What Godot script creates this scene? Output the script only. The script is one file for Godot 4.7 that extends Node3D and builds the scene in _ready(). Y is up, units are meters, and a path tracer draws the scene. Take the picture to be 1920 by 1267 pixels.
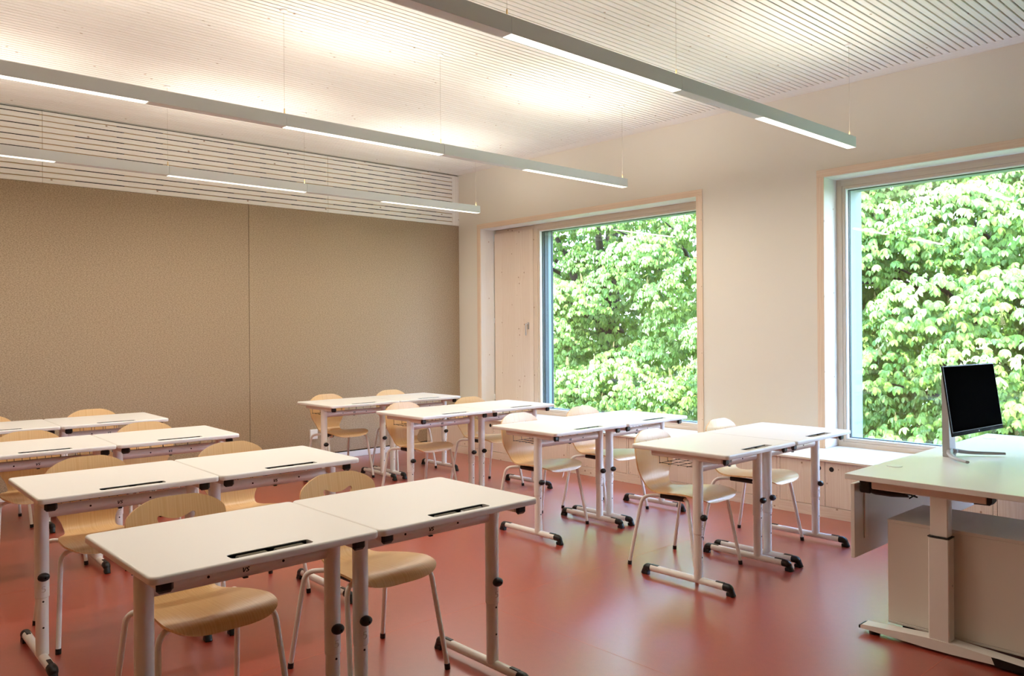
extends Node3D
# A classroom: red linoleum, four rows of paired school tables with plywood chairs, felt back wall,
# slatted timber ceiling, three suspended linear lamps, two big windows onto chestnut trees.
# Axes: x = 0 is the window wall (room at x < 0), z = 0 is the felt back wall (room at z > 0), y up, metres.

const H := 3.393            # ceiling height
const XL := -8.3            # left wall
const ZF := 9.5             # front wall (behind the camera)
const F := 1493.73          # focal length in pixels of the 1920 x 1267 picture

var M := {}
var counts := {}
var grain := 1              # axis along which wood grain (v) runs, for uv
var uvo := Vector2.ZERO
var rng := RandomNumberGenerator.new()


# ------------------------------------------------------------------ naming
func numbered(called: String) -> String:
	var n: int = counts.get(called, 0)
	counts[called] = n + 1
	return called if n == 0 else "%s_%03d" % [called, n]

func tag(o: Node, label: String, category: String, group := "") -> void:
	o.set_meta("label", label)
	o.set_meta("category", category)
	if group:
		o.set_meta("group", group)

func thing(called: String, label: String, category: String, at := Vector3.ZERO, turn := 0.0, group := "") -> Node3D:
	var o := Node3D.new()
	o.name = numbered(called)
	add_child(o, true)
	o.position = at
	o.rotation.y = turn
	tag(o, label, category, group)
	return o

func structure(called: String, label: String) -> Node3D:
	var o := Node3D.new()
	o.name = numbered(called)
	add_child(o, true)
	o.set_meta("kind", "structure")
	o.set_meta("label", label)
	return o

func part(called: String, mesh: Mesh, mat: Material, parent: Node, at := Vector3.ZERO, label := "") -> MeshInstance3D:
	var o := MeshInstance3D.new()
	o.name = called
	o.mesh = mesh
	o.material_override = mat
	o.position = at
	parent.add_child(o, true)
	if label:
		o.set_meta("label", label)
	return o

func copy_of(src: Node3D, label: String, at: Vector3, turn := 0.0) -> Node3D:
	var c: Node3D = src.duplicate()
	var base := String(src.name)
	c.name = numbered(base)
	add_child(c, true)
	c.position = at
	c.rotation.y = turn
	c.set_meta("label", label)
	return c


# ------------------------------------------------------------------ mesh helpers
func st_new() -> SurfaceTool:
	var st := SurfaceTool.new()
	st.begin(Mesh.PRIMITIVE_TRIANGLES)
	return st

func uv_of(p: Vector3, n: Vector3) -> Vector2:
	var an := n.abs()
	var d := 0 if an.x >= an.y and an.x >= an.z else (1 if an.y >= an.z else 2)
	var v_axis := grain
	if d == grain:
		v_axis = (grain + 1) % 3
	var u_axis := 3 - d - v_axis
	return Vector2(p[u_axis], p[v_axis]) + uvo

func tri(st: SurfaceTool, a: Vector3, b: Vector3, c: Vector3, na: Vector3, nb: Vector3, nc: Vector3) -> void:
	var g := (b - a).cross(c - a)
	if g.length_squared() < 1e-18:
		return
	if g.dot(na + nb + nc) > 0.0:
		var t := b; b = c; c = t
		t = nb; nb = nc; nc = t
	st.set_normal(na); st.set_uv(uv_of(a, na)); st.add_vertex(a)
	st.set_normal(nb); st.set_uv(uv_of(b, na)); st.add_vertex(b)
	st.set_normal(nc); st.set_uv(uv_of(c, na)); st.add_vertex(c)

func flat(st: SurfaceTool, a: Vector3, b: Vector3, c: Vector3, d: Vector3, n: Vector3) -> void:
	tri(st, a, b, c, n, n, n)
	tri(st, a, c, d, n, n, n)

func add_box(st: SurfaceTool, lo: Vector3, hi: Vector3, bev := 0.0) -> void:
	var c := (lo + hi) * 0.5
	var h := (hi - lo) * 0.5
	var b := minf(bev, minf(h.x, minf(h.y, h.z)) * 0.9)
	for ax in 3:
		var u := (ax + 1) % 3
		var v := (ax + 2) % 3
		for s in [-1.0, 1.0]:
			var n := Vector3.ZERO
			n[ax] = s
			var q := []
			for k in [[-1, -1], [1, -1], [1, 1], [-1, 1]]:
				var p := c
				p[ax] += s * h[ax]
				p[u] += k[0] * (h[u] - b)
				p[v] += k[1] * (h[v] - b)
				q.append(p)
			flat(st, q[0], q[1], q[2], q[3], n)
	if b > 0.0:
		for ax in 3:      # edges along ax
			var u := (ax + 1) % 3
			var v := (ax + 2) % 3
			for su in [-1.0, 1.0]:
				for sv in [-1.0, 1.0]:
					var n := Vector3.ZERO
					n[u] = su
					n[v] = sv
					n = n.normalized()
					var q := []
					for k in [[-1, 0], [1, 0], [1, 1], [-1, 1]]:
						var p := c
						p[ax] += k[0] * (h[ax] - b)
						p[u] += su * (h[u] if k[1] == 0 else h[u] - b)
						p[v] += sv * (h[v] - b if k[1] == 0 else h[v])
						q.append(p)
					flat(st, q[0], q[1], q[2], q[3], n)
		for sx in [-1.0, 1.0]:
			for sy in [-1.0, 1.0]:
				for sz in [-1.0, 1.0]:
					var s := Vector3(sx, sy, sz)
					var o := c + s * h
					var n := s.normalized()
					tri(st, o - Vector3(0, sy * b, sz * b), o - Vector3(sx * b, 0, sz * b), o - Vector3(sx * b, sy * b, 0), n, n, n)

func box(lo: Vector3, hi: Vector3, bev := 0.0) -> ArrayMesh:
	var st := st_new()
	add_box(st, lo, hi, bev)
	return st.commit()

func ring(p: Vector3, x: Vector3, y: Vector3, rx: float, ry: float, sides: int) -> PackedVector3Array:
	var r := PackedVector3Array()
	for i in sides:
		var a := TAU * i / sides
		r.append(p + x * cos(a) * rx + y * sin(a) * ry)
	return r

# a tube along a path; radii per point (elliptical factor ry/rx = squash)
func add_tube(st: SurfaceTool, pts: Array, radii: Array, sides := 10, caps := true, up := Vector3.ZERO, squash := 1.0) -> void:
	var n := pts.size()
	var t0: Vector3 = (pts[1] - pts[0]).normalized()
	var x := up
	if x == Vector3.ZERO:
		x = Vector3.UP if absf(t0.y) < 0.9 else Vector3.RIGHT
	x = (x - t0 * x.dot(t0)).normalized()
	var prev := PackedVector3Array()
	var pc := Vector3.ZERO
	for i in n:
		var t: Vector3
		if i == 0:
			t = t0
		elif i == n - 1:
			t = (pts[n - 1] - pts[n - 2]).normalized()
		else:
			t = ((pts[i + 1] - pts[i]).normalized() + (pts[i] - pts[i - 1]).normalized()).normalized()
		x = (x - t * x.dot(t)).normalized()
		var y := t.cross(x)
		var r: float = radii[mini(i, radii.size() - 1)]
		var cur := ring(pts[i], x, y, r, r * squash, sides)
		if i > 0:
			for k in sides:
				var k2 := (k + 1) % sides
				var n1: Vector3 = (prev[k] - pc).normalized()
				var n2: Vector3 = (prev[k2] - pc).normalized()
				var n3: Vector3 = (cur[k2] - pts[i]).normalized()
				var n4: Vector3 = (cur[k] - pts[i]).normalized()
				if radii.size() > 1 and i < radii.size() and absf(radii[i] - radii[i - 1]) > 0.0:
					var sl: float = radii[i - 1] - radii[i]
					var ln: float = maxf((pts[i] - pts[i - 1]).length(), 1e-5)
					var tilt: Vector3 = t * (sl / ln)
					n1 = (n1 + tilt).normalized(); n2 = (n2 + tilt).normalized(); n3 = (n3 + tilt).normalized(); n4 = (n4 + tilt).normalized()
				tri(st, prev[k], prev[k2], cur[k2], n1, n2, n3)
				tri(st, prev[k], cur[k2], cur[k], n1, n3, n4)
		if caps and (i == 0 or i == n - 1):
			var cn: Vector3 = -t if i == 0 else t
			for k in range(1, sides - 1):
				tri(st, cur[0], cur[k], cur[k + 1], cn, cn, cn)
		prev = cur
		pc = pts[i]

func tube(pts: Array, radii: Array, sides := 10, caps := true, up := Vector3.ZERO, squash := 1.0) -> ArrayMesh:
	var st := st_new()
	add_tube(st, pts, radii, sides, caps, up, squash)
	return st.commit()

# rounds the inner corners of a polyline
func bend(pts: Array, r: float, steps := 5) -> Array:
	var out := [pts[0]]
	for i in range(1, pts.size() - 1):
		var a: Vector3 = (pts[i - 1] - pts[i])
		var b: Vector3 = (pts[i + 1] - pts[i])
		var d := minf(r, minf(a.length(), b.length()) * 0.48)
		var p0: Vector3 = pts[i] + a.normalized() * d
		var p2: Vector3 = pts[i] + b.normalized() * d
		for k in steps + 1:
			var t := float(k) / steps
			out.append(p0 * (1 - t) * (1 - t) + pts[i] * 2 * t * (1 - t) + p2 * t * t)
	out.append(pts[-1])
	return out

# a lathe about the y axis: profile of Vector2(r, y) from bottom to top
func add_lathe(st: SurfaceTool, prof: Array, at: Vector3, sides := 20, basis := Basis.IDENTITY, sx := 1.0, sz := 1.0) -> void:
	for i in prof.size() - 1:
		var a: Vector2 = prof[i]
		var b: Vector2 = prof[i + 1]
		var e := b - a
		var nr := Vector2(e.y, -e.x).normalized()
		for k in sides:
			var a0 := TAU * k / sides
			var a1 := TAU * (k + 1) / sides
			var d0 := Vector3(cos(a0) * sx, 0, sin(a0) * sz)
			var d1 := Vector3(cos(a1) * sx, 0, sin(a1) * sz)
			var n0 := basis * (d0 * nr.x + Vector3.UP * nr.y).normalized()
			var n1 := basis * (d1 * nr.x + Vector3.UP * nr.y).normalized()
			var p0 := at + basis * (d0 * a.x + Vector3.UP * a.y)
			var p1 := at + basis * (d1 * a.x + Vector3.UP * a.y)
			var p2 := at + basis * (d1 * b.x + Vector3.UP * b.y)
			var p3 := at + basis * (d0 * b.x + Vector3.UP * b.y)
			tri(st, p0, p1, p2, n0, n1, n1)
			tri(st, p0, p2, p3, n0, n1, n0)

func ellipsoid(st: SurfaceTool, at: Vector3, r: Vector3, sides := 14, rings_ := 8) -> void:
	for i in rings_:
		var t0 := PI * i / rings_
		var t1 := PI * (i + 1) / rings_
		for k in sides:
			var a0 := TAU * k / sides
			var a1 := TAU * (k + 1) / sides
			var q := []
			for d in [[t0, a0], [t0, a1], [t1, a1], [t1, a0]]:
				q.append(Vector3(sin(d[0]) * cos(d[1]), cos(d[0]), sin(d[0]) * sin(d[1])))
			var nn := []
			for d in q:
				nn.append((d / r).normalized())
			tri(st, at + q[0] * r, at + q[1] * r, at + q[2] * r, nn[0], nn[1], nn[2])
			tri(st, at + q[0] * r, at + q[2] * r, at + q[3] * r, nn[0], nn[2], nn[3])

func round_rect(w: float, d: float, r: float, steps := 5) -> PackedVector2Array:
	var out := PackedVector2Array()
	for q in [[1, 1, 0.0], [-1, 1, PI / 2], [-1, -1, PI], [1, -1, PI * 1.5]]:
		for i in steps + 1:
			var a: float = q[2] + PI / 2 * i / steps
			out.append(Vector2(q[0] * (w / 2 - r) + cos(a) * r, q[1] * (d / 2 - r) + sin(a) * r))
	return out

# horizontal slab with a rounded outline (x, z) whose edge is rounded; optional hole outline
func slab(w: float, d: float, rc: float, y0: float, y1: float, edge: float, hole := PackedVector2Array(), hole_depth := 0.012) -> ArrayMesh:
	var st := st_new()
	var prof := []     # inset, y, normal angle
	var steps := 4
	for i in steps + 1:
		var a := PI / 2 * i / steps
		prof.append([edge - edge * cos(a), y1 - edge + edge * sin(a), a])
	var rows := [[[edge * 0.4, y0, -PI / 4]], [[0.0, y0 + edge * 0.4, -PI / 8]]]
	var all := [[edge * 0.4, y0, -1.0], [0.0, y0 + edge * 0.4, -0.3]] + prof
	var rings_ := []
	for p in all:
		rings_.append(round_rect(w - 2 * p[0], d - 2 * p[0], maxf(rc - p[0], 0.002)))
	var base := round_rect(w, d, rc)
	var nn := base.size()
	var dirs := []
	for i in nn:
		var tg := (base[(i + 1) % nn] - base[(i - 1 + nn) % nn]).normalized()
		dirs.append(Vector2(tg.y, -tg.x))
	for j in all.size() - 1:
		for i in nn:
			var i2 := (i + 1) % nn
			var f0: float = all[j][2]
			var f1: float = all[j + 1][2]
			var n0 := Vector3(dirs[i].x * cos(f0), sin(f0), dirs[i].y * cos(f0))
			var n1 := Vector3(dirs[i2].x * cos(f0), sin(f0), dirs[i2].y * cos(f0))
			var n2 := Vector3(dirs[i2].x * cos(f1), sin(f1), dirs[i2].y * cos(f1))
			var n3 := Vector3(dirs[i].x * cos(f1), sin(f1), dirs[i].y * cos(f1))
			var a := Vector3(rings_[j][i].x, all[j][1], rings_[j][i].y)
			var b := Vector3(rings_[j][i2].x, all[j][1], rings_[j][i2].y)
			var c := Vector3(rings_[j + 1][i2].x, all[j + 1][1], rings_[j + 1][i2].y)
			var e := Vector3(rings_[j + 1][i].x, all[j + 1][1], rings_[j + 1][i].y)
			tri(st, a, b, c, n0, n1, n2)
			tri(st, a, c, e, n0, n2, n3)
	var top: PackedVector2Array = rings_[-1]
	var bot: PackedVector2Array = rings_[0]
	cap2(st, bot, y0, Vector3.DOWN)
	if hole.is_empty():
		cap2(st, top, y1, Vector3.UP)
	else:
		# split the top by the lines of the hole's bounding box: four plain strips and the frame of corners
		var lo := hole[0]
		var hi := hole[0]
		for p in hole:
			lo = lo.min(p)
			hi = hi.max(p)
		var big := 5.0
		for rct in [[Vector2(-big, -big), Vector2(big, lo.y)], [Vector2(-big, hi.y), Vector2(big, big)], [Vector2(-big, lo.y), Vector2(lo.x, hi.y)], [Vector2(hi.x, lo.y), Vector2(big, hi.y)]]:
			for poly in Geometry2D.intersect_polygons(top, rect2(rct[0], rct[1])):
				cap2(st, poly, y1, Vector3.UP)
		var mid := (lo + hi) * 0.5
		for rct in [[lo, Vector2(mid.x, hi.y)], [Vector2(mid.x, lo.y), hi]]:
			for poly in Geometry2D.clip_polygons(rect2(rct[0], rct[1]), hole):
				cap2(st, poly, y1, Vector3.UP)
		for i in hole.size():
			var a := hole[i]
			var b := hole[(i + 1) % hole.size()]
			var m := ((lo + hi) * 0.5 - (a + b) * 0.5)
			var tg := (b - a).normalized()
			var n2 := Vector2(tg.y, -tg.x)
			if n2.dot(m) < 0:
				n2 = -n2
			flat(st, Vector3(a.x, y1, a.y), Vector3(b.x, y1, b.y), Vector3(b.x, y1 - hole_depth, b.y), Vector3(a.x, y1 - hole_depth, a.y), Vector3(n2.x, 0, n2.y))
	return st.commit()

func rect2(a: Vector2, b: Vector2) -> PackedVector2Array:
	return PackedVector2Array([a, Vector2(b.x, a.y), b, Vector2(a.x, b.y)])

func cap2(st: SurfaceTool, poly: PackedVector2Array, y: float, n: Vector3) -> void:
	var ix := Geometry2D.triangulate_polygon(poly)
	for i in range(0, ix.size(), 3):
		tri(st, Vector3(poly[ix[i]].x, y, poly[ix[i]].y), Vector3(poly[ix[i + 1]].x, y, poly[ix[i + 1]].y), Vector3(poly[ix[i + 2]].x, y, poly[ix[i + 2]].y), n, n, n)

# outline in the plane of two axes, pushed along the third
func prism(poly: PackedVector2Array, origin: Vector3, ax: Vector3, ay: Vector3, depth: Vector3) -> ArrayMesh:
	var st := st_new()
	var n := depth.normalized()
	var ix := Geometry2D.triangulate_polygon(poly)
	var pt := func(p: Vector2) -> Vector3: return origin + ax * p.x + ay * p.y
	for i in range(0, ix.size(), 3):
		var a: Vector3 = pt.call(poly[ix[i]])
		var b: Vector3 = pt.call(poly[ix[i + 1]])
		var c: Vector3 = pt.call(poly[ix[i + 2]])
		tri(st, a, b, c, -n, -n, -n)
		tri(st, a + depth, b + depth, c + depth, n, n, n)
	var area := 0.0
	for i in poly.size():
		area += poly[i].cross(poly[(i + 1) % poly.size()])
	for i in poly.size():
		var a2 := poly[i]
		var b2 := poly[(i + 1) % poly.size()]
		var e := (b2 - a2).normalized()
		var o := Vector2(e.y, -e.x) * signf(area)
		var nn := (ax * o.x + ay * o.y).normalized()
		var a: Vector3 = pt.call(a2)
		var b: Vector3 = pt.call(b2)
		flat(st, a, b, b + depth, a + depth, nn)
	return st.commit()

func text_mesh(t: String, size: float, depth: float, bold := true) -> TextMesh:
	var f := SystemFont.new()
	f.font_names = PackedStringArray(["Droid Sans"])
	f.font_weight = 700 if bold else 400
	f.font_italic = bold
	var m := TextMesh.new()
	m.text = t
	m.font = f
	m.font_size = 64
	m.pixel_size = size / 64.0
	m.depth = depth
	m.curve_step = 1.0
	return m


# ------------------------------------------------------------------ materials
func mat(c: Color, rough := 0.6, metal := 0.0, spec := 0.5) -> StandardMaterial3D:
	var m := StandardMaterial3D.new()
	m.albedo_color = c
	m.roughness = rough
	m.metallic = metal
	m.metallic_specular = spec
	return m

func noise(freq: float, sd: int, octaves := 3, kind := FastNoiseLite.TYPE_SIMPLEX_SMOOTH) -> FastNoiseLite:
	var n := FastNoiseLite.new()
	n.seed = sd
	n.frequency = freq
	n.noise_type = kind
	n.fractal_octaves = octaves
	return n

# spruce board: grain along v, glued strips, a few knots
func wood_image(w: int, h: int, sd: int, light: Color, dark: Color, strips: int, knots: int, contrast: float, tone: float) -> ImageTexture:
	var r := RandomNumberGenerator.new()
	r.seed = sd
	var n1 := noise(0.02, sd, 2)
	var n2 := noise(0.11, sd + 7, 2)
	var im := Image.create(w, h, true, Image.FORMAT_RGB8)
	var kn := []
	for i in knots:
		kn.append([r.randf() * w, r.randf() * h, r.randf_range(2.5, 6.0)])
	var tones := []
	for i in strips:
		tones.append(r.randf_range(-tone, tone))
	for y in h:
		for x in w:
			var s := int(float(x) / w * strips)
			# wrap-around blend is not needed: boards are cut from random places
			var warp := n1.get_noise_2d(x * 0.6, y * 0.05 + s * 90.0) * 9.0
			for k in kn:
				var dx: float = x - k[0]
				var dy: float = (y - k[1]) * 0.35
				var d2 := dx * dx + dy * dy
				if d2 < 2500.0:
					warp += 5.0 * signf(dx) * exp(-d2 / (k[2] * k[2] * 9.0))
			var g := 0.5 + 0.5 * sin((x + warp * 2.0) * TAU / 15.0 + s * 2.1)
			g = g * g * 0.55 + 0.45 * (0.5 + 0.5 * n2.get_noise_2d(x * 2.6, y * 0.07))
			var c := light.lerp(dark, clampf(g * contrast + tones[s], 0.0, 1.0))
			for k in kn:
				var dx: float = x - k[0]
				var dy: float = (y - k[1]) * 0.8
				var d := sqrt(dx * dx + dy * dy)
				if d < k[2] * 1.6:
					c = c.lerp(Color(0.56, 0.40, 0.28), 0.65 * smoothstep(k[2] * 1.6, k[2] * 0.5, d))
			im.set_pixel(x, y, c)
	im.generate_mipmaps()
	return ImageTexture.create_from_image(im)

func textured(t: Texture2D, scale: float, rough: float, spec := 0.5) -> StandardMaterial3D:
	var m := mat(Color.WHITE, rough, 0.0, spec)
	m.albedo_texture = t
	m.uv1_scale = Vector3(1.0 / scale, 1.0 / scale, 1)
	return m

func make_materials() -> void:
	M.wall = mat(Color(0.925, 0.905, 0.852), 0.9, 0.0, 0.25)
	var nt := NoiseTexture2D.new()
	nt.noise = noise(0.05, 5, 4)
	nt.as_normal_map = true
	nt.bump_strength = 1.2
	nt.seamless = true
	nt.width = 256
	nt.height = 256
	M.bounce_tan = mat(Color(0.80, 0.66, 0.50), 0.7, 0.0, 0.3)  # tan chosen so the unseen left wall bounces less and warmer light
	M.wall.normal_enabled = true
	M.wall.normal_texture = nt
	M.wall.normal_scale = 0.12
	M.wall.uv1_triplanar = true
	M.wall.uv1_world_triplanar = true
	M.wall.uv1_scale = Vector3.ONE * 2.5

	# linoleum: warm red with fine pale and dark flecks
	var im := Image.create(512, 512, true, Image.FORMAT_RGB8)
	var na := noise(0.20, 11, 2)
	var nb := noise(0.012, 12, 3)
	var nc := noise(0.33, 13, 1)
	var ba := Color(0.61, 0.21, 0.135)
	for y in 512:
		for x in 512:
			var a := na.get_noise_2d(x, y)
			var c := ba.lerp(Color(0.67, 0.265, 0.18), clampf(0.5 + a * 0.6, 0, 1))
			c = c.lerp(Color(0.555, 0.18, 0.115), clampf(0.35 + nb.get_noise_2d(x, y), 0, 1) * 0.18)
			var f := nc.get_noise_2d(x, y)
			if f > 0.55:
				c = c.lerp(Color(0.82, 0.46, 0.35), clampf((f - 0.55) * 4.0, 0, 0.8))
			elif f < -0.62:
				c = c.lerp(Color(0.48, 0.15, 0.10), clampf((-f - 0.62) * 4.0, 0, 0.5))
			im.set_pixel(x, y, c)
	im.generate_mipmaps()
	M.floor = mat(Color.WHITE, 0.31, 0.0, 0.9)
	M.floor.clearcoat_enabled = true
	M.floor.clearcoat = 0.9
	M.floor.clearcoat_roughness = 0.27
	M.floor.albedo_texture = ImageTexture.create_from_image(im)
	M.floor.uv1_triplanar = true
	M.floor.uv1_world_triplanar = true
	M.floor.uv1_scale = Vector3.ONE * 3.2
	M.weld = mat(Color(0.75, 0.37, 0.27), 0.35)

	# felt: mottled brown fibre
	im = Image.create(512, 512, true, Image.FORMAT_RGB8)
	na = noise(0.06, 21, 3)
	nb = noise(0.28, 22, 2)
	for y in 512:
		for x in 512:
			var a := na.get_noise_2d(x, y * 1.6) * 0.9 + nb.get_noise_2d(x * 0.7, y * 1.5) * 0.8
			im.set_pixel(x, y, Color(0.56, 0.48, 0.385).lerp(Color(0.75, 0.665, 0.56), clampf(0.5 + a * 0.75, 0, 1)))
	im.generate_mipmaps()
	M.felt = mat(Color.WHITE, 1.0, 0.0, 0.1)
	M.felt.albedo_texture = ImageTexture.create_from_image(im)
	M.felt.uv1_triplanar = true
	M.felt.uv1_world_triplanar = true
	M.felt.uv1_scale = Vector3.ONE * 1.9
	M.felt.rim_enabled = true
	M.felt.rim = 0.25

	var spruce := wood_image(512, 512, 31, Color(0.945, 0.885, 0.815), Color(0.875, 0.785, 0.695), 5, 6, 0.65, 0.10)
	M.spruce = textured(spruce, 0.62, 0.55, 0.35)
	M.spruce_trim = textured(spruce, 0.62, 0.5, 0.35)
	M.spruce_trim.albedo_color = Color(1.0, 0.975, 0.94)
	var white_wood := wood_image(512, 512, 41, Color(0.96, 0.945, 0.92), Color(0.90, 0.865, 0.82), 6, 3, 0.5, 0.10)
	M.slat = textured(white_wood, 0.9, 0.6, 0.3)
	M.reveal = textured(white_wood, 0.7, 0.4, 0.4)
	M.bench_top = textured(white_wood, 0.7, 0.32, 0.5)
	M.bench_top.albedo_color = Color(0.98, 0.955, 0.91)
	M.frame = textured(white_wood, 0.8, 0.45, 0.4)
	M.frame.albedo_color = Color(0.93, 0.87, 0.80)
	M.slot_tan = mat(Color(0.74, 0.60, 0.43), 0.9, 0, 0.2)
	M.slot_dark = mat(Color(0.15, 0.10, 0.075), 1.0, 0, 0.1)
	M.joint = mat(Color(0.30, 0.23, 0.17), 1.0, 0, 0.1)

	var beech := wood_image(512, 512, 51, Color(0.925, 0.775, 0.56), Color(0.85, 0.655, 0.42), 1, 0, 0.6, 0.0)
	M.ply = textured(beech, 0.36, 0.36, 0.45)
	M.ply.clearcoat_enabled = true
	M.ply.clearcoat = 0.2
	M.ply.clearcoat_roughness = 0.18
	M.ply_edge = mat(Color(0.66, 0.47, 0.28), 0.6)

	M.top = mat(Color(0.93, 0.915, 0.885), 0.33, 0.0, 0.45)
	M.steel = mat(Color(0.93, 0.91, 0.875), 0.32, 0.0, 0.5)
	M.black = mat(Color(0.025, 0.024, 0.023), 0.42, 0.0, 0.5)
	M.wire = mat(Color(0.04, 0.035, 0.03), 0.45, 0.0, 0.5)
	M.tray = mat(Color(0.03, 0.03, 0.028), 0.25, 0.0, 0.5)
	M.tray_rib = mat(Color(0.27, 0.28, 0.24), 0.14, 0.0, 0.6)
	M.ink = mat(Color(0.05, 0.04, 0.04), 0.7)
	M.emboss = mat(Color(0.80, 0.76, 0.70), 0.4)
	M.desk_body = mat(Color(0.90, 0.875, 0.83), 0.38, 0.0, 0.45)
	M.desk_edge = M.top
	M.pedestal = mat(Color(0.88, 0.85, 0.80), 0.42, 0.0, 0.4)
	M.screen = mat(Color(0.012, 0.012, 0.012), 0.85, 0.0, 0.04)
	M.bezel = mat(Color(0.06, 0.065, 0.065), 0.7, 0.0, 0.15)
	M.alu = mat(Color(0.70, 0.70, 0.70), 0.36, 0.25, 0.5)
	M.chrome = mat(Color(0.80, 0.79, 0.78), 0.3, 0.7)
	M.lamp_body = mat(Color(0.88, 0.89, 0.895), 0.45, 0.0, 0.4)
	M.cable = mat(Color(0.72, 0.68, 0.62), 0.5, 0.3)
	M.brass = mat(Color(0.78, 0.66, 0.46), 0.35, 0.6)
	M.white_plastic = mat(Color(0.93, 0.93, 0.92), 0.3)
	M.base_white = mat(Color(0.92, 0.91, 0.89), 0.5)
	M.gasket = mat(Color(0.07, 0.085, 0.09), 0.5)
	M.bead = mat(Color(0.95, 0.95, 0.94), 0.35)
	M.facade = mat(Color(0.50, 0.56, 0.55), 0.5)
	M.facade_dark = mat(Color(0.20, 0.245, 0.26), 0.5)
	M.glow = mat(Color(1, 0.97, 0.92), 0.5)
	M.glow.emission_enabled = true
	M.glow.emission = Color(1.0, 0.955, 0.88)
	M.glow.emission_energy_multiplier = 3.2
	M.glass = StandardMaterial3D.new()
	M.glass.albedo_color = Color(0.35, 0.42, 0.40, 0.01)
	M.glass.transparency = BaseMaterial3D.TRANSPARENCY_ALPHA
	M.glass.roughness = 0.02
	M.glass.metallic_specular = 0.5

	M.bark = mat(Color(0.235, 0.205, 0.175), 0.9)
	M.lawn = mat(Color(0.30, 0.44, 0.16), 0.95)
	M.leaf = mat(Color.WHITE, 0.45, 0.0, 0.4)
	M.leaf.vertex_color_use_as_albedo = true
	M.leaf.backlight_enabled = true
	M.leaf.backlight = Color(0.44, 0.52, 0.08)
	M.flower = mat(Color(0.72, 0.62, 0.40), 0.7)
	M.tag_paper = mat(Color(0.93, 0.92, 0.90), 0.7)


# ------------------------------------------------------------------ camera and light
func make_camera() -> void:
	var cam := Camera3D.new()
	cam.name = "camera"
	cam.near = 0.05
	cam.far = 200.0
	cam.projection = Camera3D.PROJECTION_FRUSTUM
	cam.size = cam.near * 1267.0 / F
	cam.frustum_offset = Vector2(0.0, -16.5 / F * cam.near)
	cam.position = Vector3(-6.317, 1.440, 7.931)
	cam.rotation.y = -0.73817
	add_child(cam)
	cam.rotate_object_local(Vector3(0, 0, 1), -0.00701)
	cam.current = true

func make_light() -> void:
	var e := Environment.new()
	e.background_mode = Environment.BG_SKY
	var sky := Sky.new()
	var sm := ProceduralSkyMaterial.new()
	sm.sky_top_color = Color(0.52, 0.70, 0.96)
	sm.sky_horizon_color = Color(0.86, 0.92, 0.99)
	sm.sky_curve = 0.25
	sm.ground_bottom_color = Color(0.45, 0.5, 0.38)
	sm.ground_horizon_color = Color(0.75, 0.8, 0.75)
	sm.sky_energy_multiplier = SKY
	sm.ground_energy_multiplier = SKY * 0.6
	sky.sky_material = sm
	e.sky = sky
	e.tonemap_mode = Environment.TONE_MAPPER_LINEAR
	e.tonemap_exposure = EXPOSURE
	e.sdfgi_enabled = true
	e.ssao_enabled = true
	e.ssil_enabled = true
	var we := WorldEnvironment.new()
	we.name = "world_environment"
	we.environment = e
	add_child(we)
	var sun := DirectionalLight3D.new()
	sun.name = "sun"
	sun.light_color = Color(1.0, 0.98, 0.95)
	sun.light_energy = SUN
	sun.light_angular_distance = 0.6
	sun.shadow_enabled = true
	add_child(sun)
	sun.look_at_from_position(Vector3.ZERO, Vector3(0.50, -0.82, -0.30), Vector3.UP)

const EXPOSURE := 1.04
const SKY := 4.2
const SUN := 3.4
const LAMP_DOWN := 0.80
const LAMP_UP := 0.55
const LAMP_COLOR := Color(1.0, 0.968, 0.922)

func _ready() -> void:
	rng.seed = 2024
	make_camera()
	make_light()
	make_materials()
	build_shell()
	build_windows()
	build_bench()
	build_lamps()
	build_tables()
	build_chairs()
	build_desk()
	build_outside()


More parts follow.
